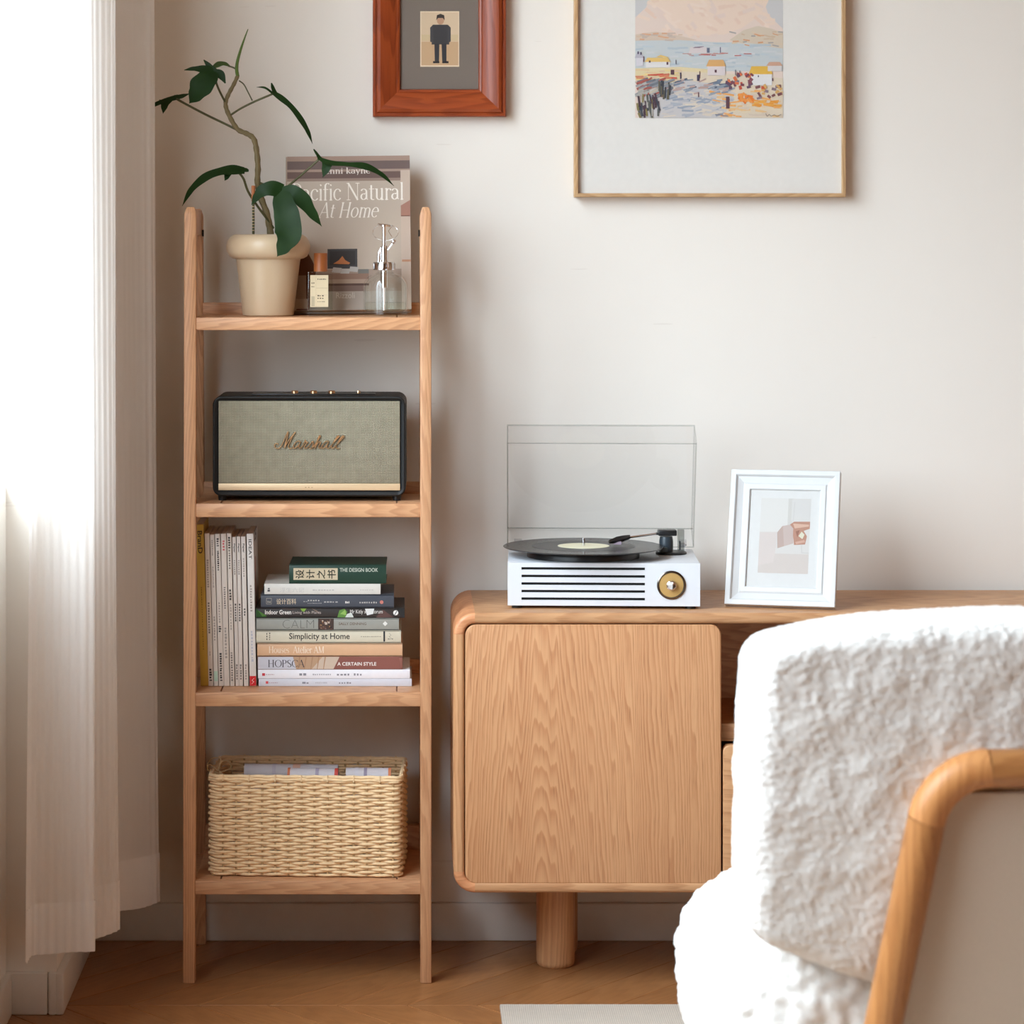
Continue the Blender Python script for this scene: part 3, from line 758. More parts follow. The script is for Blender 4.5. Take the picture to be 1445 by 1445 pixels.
# ------------------------------------------------------------------ glass bottles on the top board
ga = .214; q0 = P(452.5, 446, ga); S = (D - ga) / F
pf = thing('perfume_bottle', 'small square glass perfume bottle with amber cap on the top board', 'bottle', (q0.x, -ga + .014, zs))
hx, hz = 18.5 * S, 63 * S
b = B(); box(b, (-hx, -.014, .0003), (hx, .014, hz), .0022); box(b, (hx - .0028, .0112, .011), (-hx + .0028, -.0112, hz - .005), 0)
for f in list(b.faces)[-6:]: f.normal_flip()
obj('bottle', b, M['glass'], pf, world=False)
b = B(); box(b, (-hx + .003, -.011, .0112), (hx - .003, .011, hz - .014)); obj('perfume', b, M['liquid'], pf, world=False)
b = B(); lathe(b, [(0, hz), (9.5 * S, hz), (9.5 * S, hz + 25 * S), (9 * S, hz + 26 * S), (0, hz + 26 * S)], (-.0006, 0, 0), 24); obj('cap', b, M['amber'], pf, world=False)
b = B(); box(b, (-.0185, -.0146, 13 * S), (.0135, -.0141, 58 * S)); lb = obj('label', b, cover((226, 210, 176), .8), pf, world=False)
p = Print((0, -.0147, 0))
p.rect(-.0085, -.0082, 13 * S, 57 * S, (196, 178, 144)); p.rect(-.008, .0125, 39.5 * S, 40 * S, (196, 178, 144)); p.rect(-.008, .0125, 30 * S, 30.3 * S, (196, 178, 144))
p.dashes(-.006, .011, 51.5 * S, .002, (86, 76, 60), 5, 1); p.dashes(-.006, .006, 28 * S, .0022, (86, 76, 60), 3, 2); p.dashes(-.006, .006, 24.5 * S, .0022, (86, 76, 60), 3, 3); p.dashes(-.006, .008, 20 * S, .0014, (120, 106, 84), 5, 4)
p.dashes(-.0165, -.0105, 46 * S, .002, (120, 106, 84), 2, 5); p.dashes(-.0165, -.0105, 41 * S, .0016, (120, 106, 84), 2, 6); p.rect(-.0165, -.0105, 14 * S, 28 * S, (196, 182, 152))
p.build('label_print', pf, False)

ga = .205; q0 = P(544, 446.5, ga - .0); S = (D - ga) / F
sb = thing('mister_bottle', 'round clear glass plant mister with chrome pump half full of water', 'spray bottle', (q0.x, -.195, zs))
Rr = 31.5 * S
po_ = [(0, .0003), (Rr * .93, .0003), (Rr, .003), (Rr, 38 * S), (Rr * .97, 47 * S), (Rr * .82, 55 * S), (Rr * .55, 60 * S), (Rr * .38, 62 * S), (Rr * .36, 66 * S), (Rr * .30, 66 * S), (Rr * .31, 60 * S), (Rr * .5, 57 * S), (Rr * .76, 52 * S), (Rr * .90, 45 * S), (Rr * .93, 38 * S), (Rr * .93, 9 * S), (Rr * .8, 6.5 * S), (0, 6 * S)]
b = B(); lathe(b, po_, n=48); obj('bottle', b, M['glass'], sb, world=False)
b = B(); lathe(b, [(0, 6.2 * S), (Rr * .79, 6.8 * S), (Rr * .925, 9.3 * S), (Rr * .925, 19 * S), (0, 19 * S)], n=48); obj('water', b, M['liquid'], sb, world=False)
b = B(); lathe(b, [(0, 65 * S), (15 * S, 65 * S), (15.3 * S, 67 * S), (15.3 * S, 74 * S), (14.5 * S, 76 * S), (6.5 * S, 76.5 * S), (5.5 * S, 80 * S), (5.5 * S, 94 * S), (4.2 * S, 99 * S), (2.8 * S, 100 * S), (2.5 * S, 128 * S), (0, 128 * S)], (-2 * S, 0, 0), 28)
for k in range(28):
    t = 2 * math.pi * k / 28; c, s_ = math.cos(t), math.sin(t); box(b, (-2 * S + 15.2 * S * c - .0004, 15.2 * S * s_ - .0004, 66.5 * S), (-2 * S + 15.2 * S * c + .0004, 15.2 * S * s_ + .0004, 74 * S))
tube(b, [(-2 * S, 0, 64 * S), (-2 * S, 0, 40 * S)], 5.2 * S, 14); tube(b, [(-2 * S, 0, 41 * S), (-2 * S, 0, 8 * S)], 2.2 * S, 10)
obj('pump', b, M['chrome'], sb, world=False)
b = B(); tube(b, catmull([(-9.5 * S, 0, 76 * S), (-9 * S, -.001, 88 * S), (-6 * S, -.001, 96 * S)], 5), [.0035, .0036, .0036, .0036, .0034, .0032, .003, .0028, .0026, .0024, .0022], 10); obj('pump_arm', b, M['chrome'], sb, world=False)
b = B(); tube(b, [(3 * S, -.002, 93 * S), (11 * S, -.006, 104 * S)], .0021, 10)
bmesh.ops.create_uvsphere(b, u_segments=14, v_segments=10, radius=.0042, matrix=Matrix.Translation((11.5 * S, -.0062, 105 * S))); obj('nozzle', b, M['chrome'], sb, world=False)
b = B(); tube(b, [(-11 * S, 0, 130 * S), (7 * S, 0, 127 * S)], [.0016, .0016], 8); lathe(b, [(0, 126 * S), (6 * S, 126.5 * S), (6 * S, 128.5 * S), (0, 129 * S)], (-2 * S, 0, 0), 20); obj('plunger_handle', b, M['chrome'], sb, world=False)
b = B(); ring = [(18 * S * math.cos(t) - 0 * S, .004 * math.sin(t * 2), 118 * S + 11.5 * S * math.sin(t)) for t in [2 * math.pi * i / 40 for i in range(40)]]
tube(b, ring, .00045, 6, closed=True); tube(b, [(10 * S, .002, 128 * S), (4 * S, .001, 120 * S), (9 * S, .002, 112 * S)], .0005, 6); obj('wire_ring', b, M['chrome'], sb, world=False)

# ------------------------------------------------------------------ speaker
SA = .252; z2 = SZ[2]
s0 = P(300, 702, SA); s1 = P(572.5, 559, SA); cx = (s0.x + s1.x) / 2; hw = (s1.x - s0.x) / 2; zb_, zt_ = z2 + .0085, s1.z
spk = thing('speaker', 'black vintage style speaker with gold script badge on the second board', 'speaker', (cx, -SA, z2), (0, 0, R(-.8)))
zb_ -= z2; zt_ -= z2; hh = zt_ - zb_; dep = .15
b = B(); prism(b, rrect(-hw, hw, zb_, zt_, .016, 8), 0, dep, .003, 3)
# recessed front bezel: cut by an inset face
fr_ = max(b.faces, key=lambda f: f.calc_area() if f.normal.y < -.9 else 0)
bmesh.ops.inset_individual(b, faces=[fr_], thickness=.0065); bmesh.ops.translate(b, verts=fr_.verts, vec=(0, .005, 0))
obj('cabinet', b, M['black'], spk, world=False)
gx0, gx1 = PX(308, SA) - cx, PX(564.5, SA) - cx
zz = lambda py: PZ(py, SA) - z2
b = B(); box(b, (gx0, .0015, zz(682)), (gx1, .006, zz(566)), .001); obj('grille', b, M['grille'], spk, world=False)
b = B(); box(b, (gx0, .001, zz(692)), (gx1, .006, zz(682.3)), .0006); obj('trim_strip', b, M['gold'], spk, world=False)
p = Print((0, .001, 0)); p.dashes(-.008, .008, zz(688.5), .0018, (176, 150, 116), 3, 3); p.build('strip_print', spk, False)
b = B(); box(b, (gx0 + .055, .05, zt_ - .0005), (gx1 - .045, .10, zt_ + .0012), .0008); obj('control_plate', b, M['blackp'], spk, world=False)
for px_ in (411.5, 438.5, 464.5):
    b = B(); lathe(b, [(0, zt_ + .0012), (.0062, zt_ + .0012), (.0062, zt_ + .0052), (.0052, zt_ + .0062), (0, zt_ + .0062)], (PX(px_, SA) - cx + .002, .072, 0), 20); obj('knob', b, M['brass'], spk, world=False)
b = B(); box(b, (PX(504, SA) - cx - .002, .07, zt_), (PX(504, SA) - cx + .004, .076, zt_ + .0058), .0008); obj('switch', b, M['brass'], spk, world=False)
for x in (-hw + .016, hw - .016):
    for y in (.018, dep - .018):
        b = B(); lathe(b, [(0, .0003), (.007, .0003), (.008, zb_ + .0005), (0, zb_ + .0005)], (x, y, 0), 16); obj('foot', b, M['blackp'], spk, world=False)
Lg = [[(255, 410), (232, 400), (210, 402), (192, 428), (205, 460), (240, 476), (285, 452), (330, 375), (370, 285), (405, 210), (395, 290), (368, 390), (345, 470), (385, 400), (440, 315), (520, 215), (478, 285), (440, 360), (412, 430), (420, 468), (462, 470), (500, 440)],
      [(603, 368), (570, 360), (535, 370), (500, 412), (484, 452), (505, 472), (545, 450), (585, 400), (605, 365), (585, 410), (572, 452), (590, 472), (625, 445), (662, 385), (680, 345), (692, 376), (718, 374), (690, 405), (662, 450), (680, 474), (722, 450), (765, 395), (793, 358), (798, 400), (792, 440), (770, 474), (735, 472)],
      [(770, 474), (810, 440), (855, 375), (900, 305), (912, 280), (895, 278), (868, 340), (840, 420), (820, 480), (845, 430), (880, 382), (905, 370), (912, 392), (890, 440), (888, 468), (915, 466), (945, 440)],
      [(1040, 366), (1010, 360), (975, 385), (945, 425), (932, 458), (952, 474), (990, 450), (1028, 395), (1046, 362), (1025, 410), (1012, 452), (1030, 474), (1070, 445), (1130, 372), (1190, 305), (1206, 284), (1190, 276), (1155, 318), (1110, 390), (1085, 445), (1098, 472), (1140, 450), (1200, 382), (1262, 310), (1284, 290), (1266, 276), (1230, 315), (1180, 395), (1158, 445), (1170, 474), (1215, 466)]]
b = B()
for ln in Lg:
    pts = catmull([(PX(370 + x / 11.115, SA) - cx, -.0012, zz(590 + y / 11.115)) for x, y in ln], 4); n = len(pts)
    tube(b, pts, [.00105] * n, 6)
obj('script_badge', b, M['brass'], spk, world=False)

# ------------------------------------------------------------------ books on the third board
z3 = SZ[3]; HA = .237
def hbook(name, label, x0, x1, yt, yb, rgb, dep=.165, a=HA, soft=False, zlift=0, rough=.5, yaw=0):
    xa, xb = PX(x0, a), PX(x1, a); zb_, zt_ = PZ(yb, a) + zlift, PZ(yt, a) - .0004 + zlift
    dep = min(dep, .155)
    t = thing(name, label, 'book', ((xa + xb) / 2, -a, zb_), (0, 0, R(yaw)), 'books lying in a stack on the third board')
    hw, h = (xb - xa) / 2, zt_ - zb_; ct = .0008 if soft else .002; ins = 0 if soft else .003
    b = B()
    box(b, (-hw, 0, 0), (hw, dep, ct), .0003, 1); box(b, (-hw, 0, h - ct), (hw, dep, h), .0003, 1)
    box(b, (-hw, 0, 0), (hw, ct * 1.2, h), .0006, 2); obj('cover', b, cover(rgb, rough), t, False)
    b = B(); box(b, (-hw + ins, ct, ct), (hw - ins, dep - ins, h - ct)); obj('pages', b, M['page'], t, False)
    p = Print((0, -.0001, 0))
    U = lambda x: PX(x, a) - (xa + xb) / 2
    V = lambda y: PZ(y, a) + zlift - zb_
    return t, p, U, V, hw, h
bt = [968, 957.2, 944.3, 926, 907.2, 889.2, 871.6, 857.4, 838.2, 823.2, 790]
z_of = lambda i: z3 + .0003 + (PZ(bt[i], HA) - PZ(968, HA))
zl = z3 + .0003 - PZ(968, HA)
W = lambda *a: a
t, p, U, V, hw, h = hbook('book', 'pale bluish softcover at the very bottom of the book stack', 365, 581, bt[1], bt[0], (214, 216, 226), .175, soft=True, zlift=zl)
p.rect(U(375), U(378.6), V(964.5), V(961), (214, 84, 88)); p.dashes(U(379.5), U(393), V(963.6), .0014, (176, 150, 160), 5, 1)
p.dashes(U(426), U(438), V(964.5), .0034, (136, 136, 148), 2, 2); p.dashes(U(445), U(462), V(964), .0024, (176, 176, 186), 8, 3); p.dashes(U(478), U(496), V(964.5), .0034, (140, 140, 150), 5, 4); p.build('spine_print', t, False)
t, p, U, V, hw, h = hbook('book', 'white softcover second from the bottom of the book stack', 364, 578.5, bt[2], bt[1], (240, 240, 246), .172, soft=True, zlift=zl)
p.rect(U(370), U(374), V(953.4), V(949.6), (206, 64, 72)); p.dashes(U(375), U(388), V(952), .0014, (184, 150, 156), 5, 1)
p.dashes(U(422), U(433), V(953), .0042, (134, 134, 144), 2, 5); p.dashes(U(441), U(468), V(952.5), .0028, (180, 180, 188), 9, 6); p.dashes(U(475), U(495), V(953), .004, (140, 140, 150), 4, 7); p.dashes(U(499), U(512), V(953), .004, (140, 140, 150), 3, 8); p.build('spine_print', t, False)
t, p, U, V, hw, h = hbook('book', 'hardback with white tan and brown slanted bands along its spine', 363.5, 568, bt[3], bt[2], (150, 98, 86), .16, zlift=zl)
y0, y1 = V(bt[2]) + .0006, V(bt[3]) - .0008
p.poly([(U(364), y0), (U(418), y0), (U(413.5), y1), (U(364), y1)], (206, 206, 216)); p.poly([(U(418), y0), (U(470.5), y0), (U(479), y1), (U(413.5), y1)], (190, 156, 126))
p.poly([(U(440), y0), (U(470.5), y0), (U(479), y1), (U(455), y1)], (206, 186, 168)); p.poly([(U(470.5), y0), (U(566), y0), (U(563), y1), (U(479), y1)], (138, 86, 76)); p.layer()
for i in range(5): p.poly([(U(420 + i * 9), y0), (U(421 + i * 9), y0), (U(424 + i * 9), y1), (U(422 + i * 9), y1)], (176, 138, 108))
p.layer(); p.polys(serif('HOPSCA', U(378.5), U(430), V(941), V(931)), (62, 58, 66)); p.text('A CERTAIN STYLE', U(476), U(531), V(939), V(934), (240, 232, 226), .02); p.build('spine_print', t, False)
t, p, U, V, hw, h = hbook('book', 'peach hardback with pale serif title near the bottom of the stack', 363, 568, bt[4], bt[3], (222, 178, 140), .165, zlift=zl)
p.polys(serif('Houses', U(379.5), U(408), V(921), V(912), 0, .15, .06), (244, 222, 198)); p.polys(serif('Atelier AM', U(413.5), U(457), V(921), V(912), 0, .15, .06), (246, 226, 204)); p.build('spine_print', t, False)
t, p, U, V, hw, h = hbook('book', 'cream hardback with dark sans serif title across its middle', 361.5, 566, bt[5], bt[4], (216, 208, 186), .16, zlift=zl)
p.text('Simplicity at Home', U(408), U(493.5), V(904.2), V(893), (56, 54, 50), .012); p.dashes(U(509), U(538), V(898.4), .0012, (130, 124, 108), 10, 1); p.rect(U(541), U(543.4), V(905), V(890.4), (40, 42, 46))
p.dashes(U(547), U(555), V(902), .0018, (140, 134, 118), 3, 2); p.polys(stroke([(U(549), V(893)), (U(552), V(896)), (U(549), V(898)), (U(553), V(901))], .0004), (120, 116, 104))
p.dashes(V(903), V(892), U(376), .0018, (70, 66, 58), 3, 3, True); p.dashes(V(903), V(892), U(380), .0018, (70, 66, 58), 4, 4, True); p.build('spine_print', t, False)
t, p, U, V, hw, h = hbook('book', 'grey hardback with thin letters and a small photo on the spine', 361.5, 563, bt[6], bt[5], (156, 156, 148), .165, zlift=zl)
pts, tr = glyphs('CALM', -.028); p.text('CALM', U(399), U(443), V(886.2), V(874.5), (92, 90, 86), -.03)
p.rect(U(449), U(471), V(888.2), V(872.4), (74, 58, 52)); p.layer()
rr = random.Random(4)
for i in range(22):
    x, y, s = rr.uniform(450, 468), rr.uniform(873.5, 886), rr.uniform(1, 3.4); c = rr.choice([(150, 120, 96), (196, 180, 164), (98, 70, 60), (46, 40, 42), (170, 128, 84), (120, 96, 90)]); p.rect(U(x), U(x + s), V(y + s), V(y), c)
p.text('SALLY DENNING', U(478), U(517), V(881.7), V(878), (116, 98, 84), .01); p.poly([(U(543.5), V(883.2)), (U(547), V(879.7)), (U(543.5), V(876.2)), (U(540), V(879.7))], (226, 224, 218)); p.build('spine_print', t, False)
t, p, U, V, hw, h = hbook('book', 'dark hardback with green leaf pictures along its spine', 361, 571, bt[7], bt[6], (52, 46, 44), .165, zlift=zl)
for pts_, c in (([(361.5, 858.5), (376, 870.5), (361.5, 870.5)], (48, 84, 40)), ([(364, 861), (377, 869), (370, 869.5)], (86, 130, 60)), ([(424, 858.4), (432.5, 858.4), (429, 863), (426, 862)], (132, 170, 66)), ([(440, 858.5), (447, 861), (453, 866), (446, 863)], (128, 108, 96)),
                ([(476, 870.8), (479, 861), (486, 858.6), (490, 863), (487, 870.8)], (98, 140, 66)), ([(480, 866), (487, 860), (489, 868)], (142, 178, 92)), ([(487, 870.8), (490, 866), (496, 864), (499, 870.8)], (206, 210, 204)), ([(515, 858.6), (528, 858.6), (526.5, 866), (518, 868)], (222, 222, 220)), ([(396, 858.4), (420, 858.4), (410, 861)], (76, 62, 56)), ([(530, 871), (540, 860), (556, 871)], (92, 66, 62)), ([(560, 858.6), (571, 858.6), (571, 871), (566, 871)], (40, 38, 38))): p.poly([(U(x), V(y)) for x, y in pts_], c)
p.layer(); p.text('Indoor Green', U(374), U(411), V(866.6), V(860.4), (236, 232, 226), .02); p.text('Living with Plants', U(413), U(453), V(867), V(862), (196, 184, 176), .0); p.text('Mr Kitly x Decorum', U(494), U(540), V(867), V(860), (226, 222, 216), .0)
p.poly([(U(558.5 + 3.6 * math.cos(i * .5)), V(864.4 + 3.6 * math.sin(i * .5))) for i in range(13)], (232, 230, 226)); p.layer(); p.polys(stroke([(U(557), V(867)), (U(560), V(862))], .0012), (40, 38, 38)); p.build('spine_print', t, False)
t, p, U, V, hw, h = hbook('book', 'slate blue hardback with pale Chinese lettering on the spine', 368, 556, bt[8], bt[7], (72, 76, 86), .165, zlift=zl)
p.text('设计百科', U(390), U(418), V(852.5), V(844.5), (214, 196, 168), .01, 0); p.polys(stroke([(U(376), V(852)), (U(383), V(852)), (U(383), V(844)), (U(376), V(844)), (U(376), V(852))], .0006), (176, 170, 158)); p.dashes(U(377.5), U(382), V(850.4), .0036, (176, 170, 158), 2, 1)
p.dashes(U(428), U(434), V(849), .0012, (176, 174, 172), 3, 2); p.dashes(U(434), U(452), V(848), .0026, (186, 182, 178), 5, 3); p.dashes(U(434), U(454), V(851.5), .0016, (160, 158, 158), 9, 4); p.dashes(U(457), U(477), V(850), .0022, (176, 174, 172), 5, 5); p.dashes(U(487), U(494), V(851), .0038, (226, 222, 216), 3, 6); p.dashes(U(507), U(533), V(851), .0032, (180, 176, 172), 8, 7)
p.poly([(U(538.5 + 2.6 * math.cos(i * .5)), V(849.4 + 2.6 * math.sin(i * .5))) for i in range(13)], (196, 120, 108)); p.build('spine_print', t, False)
t, p, U, V, hw, h = hbook('book', 'small white softcover lying under the green book', 373, 537, bt[9], bt[8], (222, 218, 210), .15, soft=True, zlift=zl)
p.rect(U(377.5), U(381), V(834.5), V(831.8), (92, 92, 98)); p.rect(U(378), U(380.6), V(831), V(829.4), (92, 92, 98)); p.text('浮生六记', U(395), U(429), V(835.4), V(829), (196, 194, 192), -.01); p.dashes(U(441), U(472), V(833), .0018, (186, 182, 178), 8, 2); p.dashes(U(508), U(527), V(832.6), .0010, (180, 176, 172), 6, 3); p.build('spine_print', t, False)
t, p, U, V, hw, h = hbook('book', 'thick dark green hardback with cream title panel on top of the stack', 408, 545, 796, bt[9], (24, 58, 44), .13, zlift=zl, yaw=-.6)
p.rect(U(414), U(476.5), V(818), V(801.5), (206, 190, 160)); p.layer()
for i, ch in enumerate('设计之书'): p.text(ch, U(417 + i * 15), U(429 + i * 15), V(816.4), V(803.6), (34, 40, 34), .015, 90)
p.text('THE DESIGN BOOK', U(479.5), U(533.5), V(806.6), V(801.2), (196, 200, 186), .012); p.build('spine_print', t, False)

def vbook(name, label, tx0, tx1, bx0, ytop, rgb, dep=.152, a=.236, rough=.5, col2=None):
    """an upright magazine, leaning a little to the left"""
    xb = PX(bx0, a); hgt = PZ(ytop, a) - PZ(969, a); ang = math.atan2(PX(bx0, a) - PX(tx0, a), hgt)
    w_ = PX(tx1, a) - PX(tx0, a) - .0009
    t = thing(name, label, 'magazine', (xb, -a, z3 + .0004), (0, -ang, 0), 'magazines standing on the third board')
    b = B(); box(b, (0, 0, 0), (.0007, dep, hgt), .0002, 1); box(b, (w_ - .0007, 0, 0), (w_, dep, hgt), .0002, 1); box(b, (0, 0, 0), (w_, .0009, hgt), .0005, 2)
    obj('cover', b, cover(rgb, rough), t, False)
    b = B(); box(b, (.0007, .0009, .0006), (w_ - .0007, dep - .001, hgt - .0006)); obj('pages', b, M['page'], t, False)
    p = Print((0, -.0001, 0)); k = (D - a) / F
    V = lambda y: hgt * (969 - y) / (969 - ytop)
    return t, p, w_, V, hgt
dk, md, lt_ = (62, 58, 56), (128, 120, 114), (168, 158, 150)
wh = (226, 216, 206)
def vt(p, s, w_, y0, y1, V, c, bold=.01, m=.22): p.text(s, w_ * m, w_ * (1 - m), V(y1), V(y0), c, bold, -90)
t, p, w_, V, hg = vbook('magazine', 'yellow magazine standing against the side post of the shelf', 276, 287.6, 283.4, 741, (204, 166, 66), .138)
vt(p, 'BranD', w_, 750, 782, V, (70, 56, 40), .02, .2); p.dashes(V(918), V(828), w_ * .45, .0012, (120, 94, 44), 26, 1, True); p.build('spine_print', t, False)
def plain(label, a0, a1, b0, yt, items, rgb=wh, extra=None):
    t, p, w_, V, hg = vbook('magazine', label, a0, a1, b0, yt, rgb)
    for y0, y1, wd, c, n in items: p.dashes(V(y1), V(y0), w_ * (.5 - wd / 2), w_ * wd, c, n, int(y0), True)
    if extra: extra(p, w_, V)
    p.build('spine_print', t, False)
plain('off-white magazine touching the yellow one with faint grey print', 288.6, 296, 294.4, 753.5, [(790, 830, .4, lt_, 12), (850, 895, .4, md, 12), (920, 926, .3, lt_, 3), (944, 962, .55, dk, 5)])
plain('off-white magazine with mint green patch at its foot', 296.2, 303, 302, 755, [(762, 785, .35, lt_, 8), (800, 830, .35, lt_, 12), (870, 905, .35, lt_, 9)], wh, lambda p, w_, V: p.rect(w_ * .1, w_ * .9, V(962), V(948), (188, 214, 192)))
plain('off-white magazine with bold black print at both ends of its spine', 303.4, 311.2, 309, 754.5, [(760, 772, .45, dk, 4), (777, 806, .35, dk, 10), (850, 880, .3, lt_, 8), (883, 893, .5, dk, 3), (922, 962, .45, dk, 12)])
plain('off-white magazine with red print near the top of its spine', 311.5, 319.8, 316.4, 754, [(828, 860, .35, md, 10), (885, 930, .4, lt_, 10)], wh, lambda p, w_, V: p.dashes(V(778), V(762), w_ * .3, w_ * .4, (214, 92, 100), 4, 3, True))
plain('off-white magazine with heavy grey headline next to the thin trio', 320.2, 327, 325, 753.5, [(758, 775, .5, dk, 5), (776, 804, .4, md, 8), (832, 848, .5, dk, 4), (852, 890, .3, lt_, 9), (920, 962, .45, md, 12)])
trio = [(790, 812, .3, md, 7), (852, 878, .4, dk, 7), (938, 960, .45, md, 6)]
def pap(p, w_, V): vt(p, 'Paper', w_, 768, 781, V, dk, .03, .25)
plain('thin magazine farthest from the book stack among three with matching heads', 327.6, 333.4, 332.4, 758.5, trio, (222, 212, 204), pap)
plain('thin magazine in the middle of three with matching heads', 333.8, 339.6, 337.8, 758, trio, (226, 216, 208), pap)
plain('thin magazine beside the red footed one among three with matching heads', 340, 347, 344.4, 758, [(788, 815, .3, lt_, 8), (858, 870, .35, dk, 3), (938, 960, .4, lt_, 6)], (228, 219, 211), pap)
t, p, w_, V, hg = vbook('magazine', 'white magazine with red block at the foot of its spine', 348, 358, 352.4, 754, (232, 226, 220), .152)
vt(p, 'IDEAT', w_, 762, 790, V, dk, .01, .28); p.dashes(V(864), V(826), w_ * .35, w_ * .3, lt_, 10, 1, True); p.dashes(V(935), V(890), w_ * .35, w_ * .3, (196, 196, 206), 10, 2, True); p.rect(.0002, w_ - .0002, V(968.6), V(955), (214, 40, 44)); p.layer()
p.polys(stroke([(w_ * .3, V(966)), (w_ * .65, V(963)), (w_ * .35, V(961)), (w_ * .7, V(958))], .0007), (240, 226, 220)); p.build('spine_print', t, False)
p = Print((w_ + .0001, 0, 0), (0, 1, 0), (0, 0, 1)); p.rect(.035, .055, V(862), V(790), (178, 40, 44)); p.text('IDEAT', .03, .12, V(768), V(752), dk, .02); p.build('cover_print', t, False)

# ------------------------------------------------------------------ woven basket with rolled papers
z4 = SZ[4]; KA = .285
q0, q1 = P(293, 1236, KA), P(567, 1236, KA)
bw, bd = q1.x - q0.x, .192; bh = PZ(1093, KA) - z4
bs = thing('basket', 'rectangular woven cream paper rope basket on the bottom board', 'basket', ((q0.x + q1.x) / 2, -KA, z4), (0, 0, R(-3.0)))
def loop(x, y, r, step):
    """points and outward normals along a rounded rectangle, y from 0 (front) to bd"""
    out = []; seg = [((-x + r, 0), (x - r, 0), (0, -1)), ((x, r), (x, y - r), (1, 0)), ((x - r, y), (-x + r, y), (0, 1)), ((-x, y - r), (-x, r), (-1, 0))]
    cn = [(x - r, r, -90), (x - r, y - r, 0), (-x + r, y - r, 90), (-x + r, r, 180)]
    for (A, C, nr), (cx_, cy_, a0) in zip(seg, cn):
        L = math.hypot(C[0] - A[0], C[1] - A[1]); n = max(1, round(L / step))
        for i in range(n): out.append((A[0] + (C[0] - A[0]) * i / n, A[1] + (C[1] - A[1]) * i / n, nr))
        for i in range(3):
            t_a = R(a0 + 30 * i); out.append((cx_ + r * math.cos(t_a), cy_ + r * math.sin(t_a), (math.cos(t_a), math.sin(t_a))))
    return out
lp = loop(bw / 2 - .003, bd, .012, .0228 / 4); nl = len(lp); lp = lp[:nl - nl % 8] if nl % 8 else lp
nl = len(lp); rows_n = 35; b = B(); rr = random.Random(3)
for j in range(rows_n):
    z = .004 + (bh - .012) * j / (rows_n - 1); ph = (j % 2) * math.pi; pts = []; wob = [rr.uniform(-.0006, .0006) for _ in range(nl // 4 + 1)]
    for i, (x, y, nr) in enumerate(lp):
        s_ = math.sin(i * math.pi / 4 + ph); o = .0021 * (abs(s_) ** .7) * (1 if s_ > 0 else -1); o += .0006 * math.sin(i * .9 + j)
        pts.append((x + nr[0] * o, y + nr[1] * o, z + wob[i // 4] + .0005 * math.sin(i * .37 + j * 2.1)))
    tube(b, pts, .0028, 6, closed=True)
obj('woven_strands', b, M['rope'], bs, False, smooth=70, kind='stuff')
b = B()
for i in range(2, nl, 4):
    x, y, nr = lp[i]; tube(b, [(x, y, .002), (x, y, bh - .004)], .0021, 6)
obj('stakes', b, M['twine'], bs, False, kind='stuff')
b = B()
for dz, r, o in ((0, .0034, .0004), (-.0048, .0022, .0024)):
    tube(b, [(x + nr[0] * o, y + nr[1] * o, bh - .0045 + dz + .0005 * math.sin(i * 1.1)) for i, (x, y, nr) in enumerate(lp)], r, 8, closed=True)
for i in range(2, nl, 8):
    x, y, nr = lp[i]; tube(b, [(x + nr[0] * .0035, y + nr[1] * .0035, bh - .0005), (x + nr[0] * .0042, y + nr[1] * .0042, bh - .012)], .0014, 6)
obj('rim', b, M['rope'], bs, False)
b = B(); box(b, (-bw / 2 + .006, .004, .0004), (bw / 2 - .006, bd - .004, .004)); obj('base', b, M['twine'], bs, False)
b = B(); c0 = Vector((-bw / 2 + .012, .05, bh - .004))
for pts_ in ([(0, 0, 0), (-.014, -.004, .012), (-.018, -.01, .004), (-.006, -.004, -.002)], [(0, 0, 0), (.006, .002, .016), (.018, .004, .016), (.022, .006, .004), (.006, .002, -.002)], [(0, 0, 0), (.004, .006, .02), (-.012, .008, .02), (-.02, .004, .006), (0, 0, -.004)], [(.002, 0, 0), (.008, -.004, -.014)], [(.002, 0, 0), (.014, -.002, -.010)]):
    tube(b, catmull([c0 + Vector(q) for q in pts_], 6), .0009, 6)
obj('twine_bow', b, M['twine'], bs, False)
def roll(label, lx0, lx1, y, z, r, rot, cols):
    c, s_ = math.cos(R(-3)), math.sin(R(-3)); L = lx1 - lx0; mx_ = (lx0 + lx1) / 2
    wp = bs.matrix_basis @ Vector((mx_, y, z))
    t = thing('rolled_paper', label, 'paper roll', wp, (0, 0, R(rot)), 'rolled papers inside the basket')
    b = B(); tube(b, [(-L / 2, 0, 0), (L / 2, 0, 0)], r, 28, caps=False); tube(b, [(L / 2, 0, 0), (-L / 2, 0, 0)], r * .86, 28, caps=False)
    for x in (-L / 2, L / 2):
        for k in range(28):
            ca, cb = 2 * math.pi * k / 28, 2 * math.pi * (k + 1) / 28
            b.faces.new([b.verts.new((x, q * math.cos(a_), q * math.sin(a_))) for q, a_ in ((r, ca), (r, cb), (r * .86, cb), (r * .86, ca))])
    bmesh.ops.remove_doubles(b, verts=b.verts, dist=1e-6); obj('sheet', b, cover((206, 199, 202), .7), t, False)
    for x0, x1, c_ in cols:
        b = B(); tube(b, [(x0 * L - L / 2, 0, 0), (x1 * L - L / 2, 0, 0)], r + .0005, 28, caps=False); obj('printed_band', b, cover(c_, .7), t, False)
zr = bh - .028
roll('long paper roll lying at the back of the basket', -.118, .05, .118, zr + .0125, .0125, -3, [(.30, .34, (196, 186, 196)), (.52, .6, (214, 170, 150))])
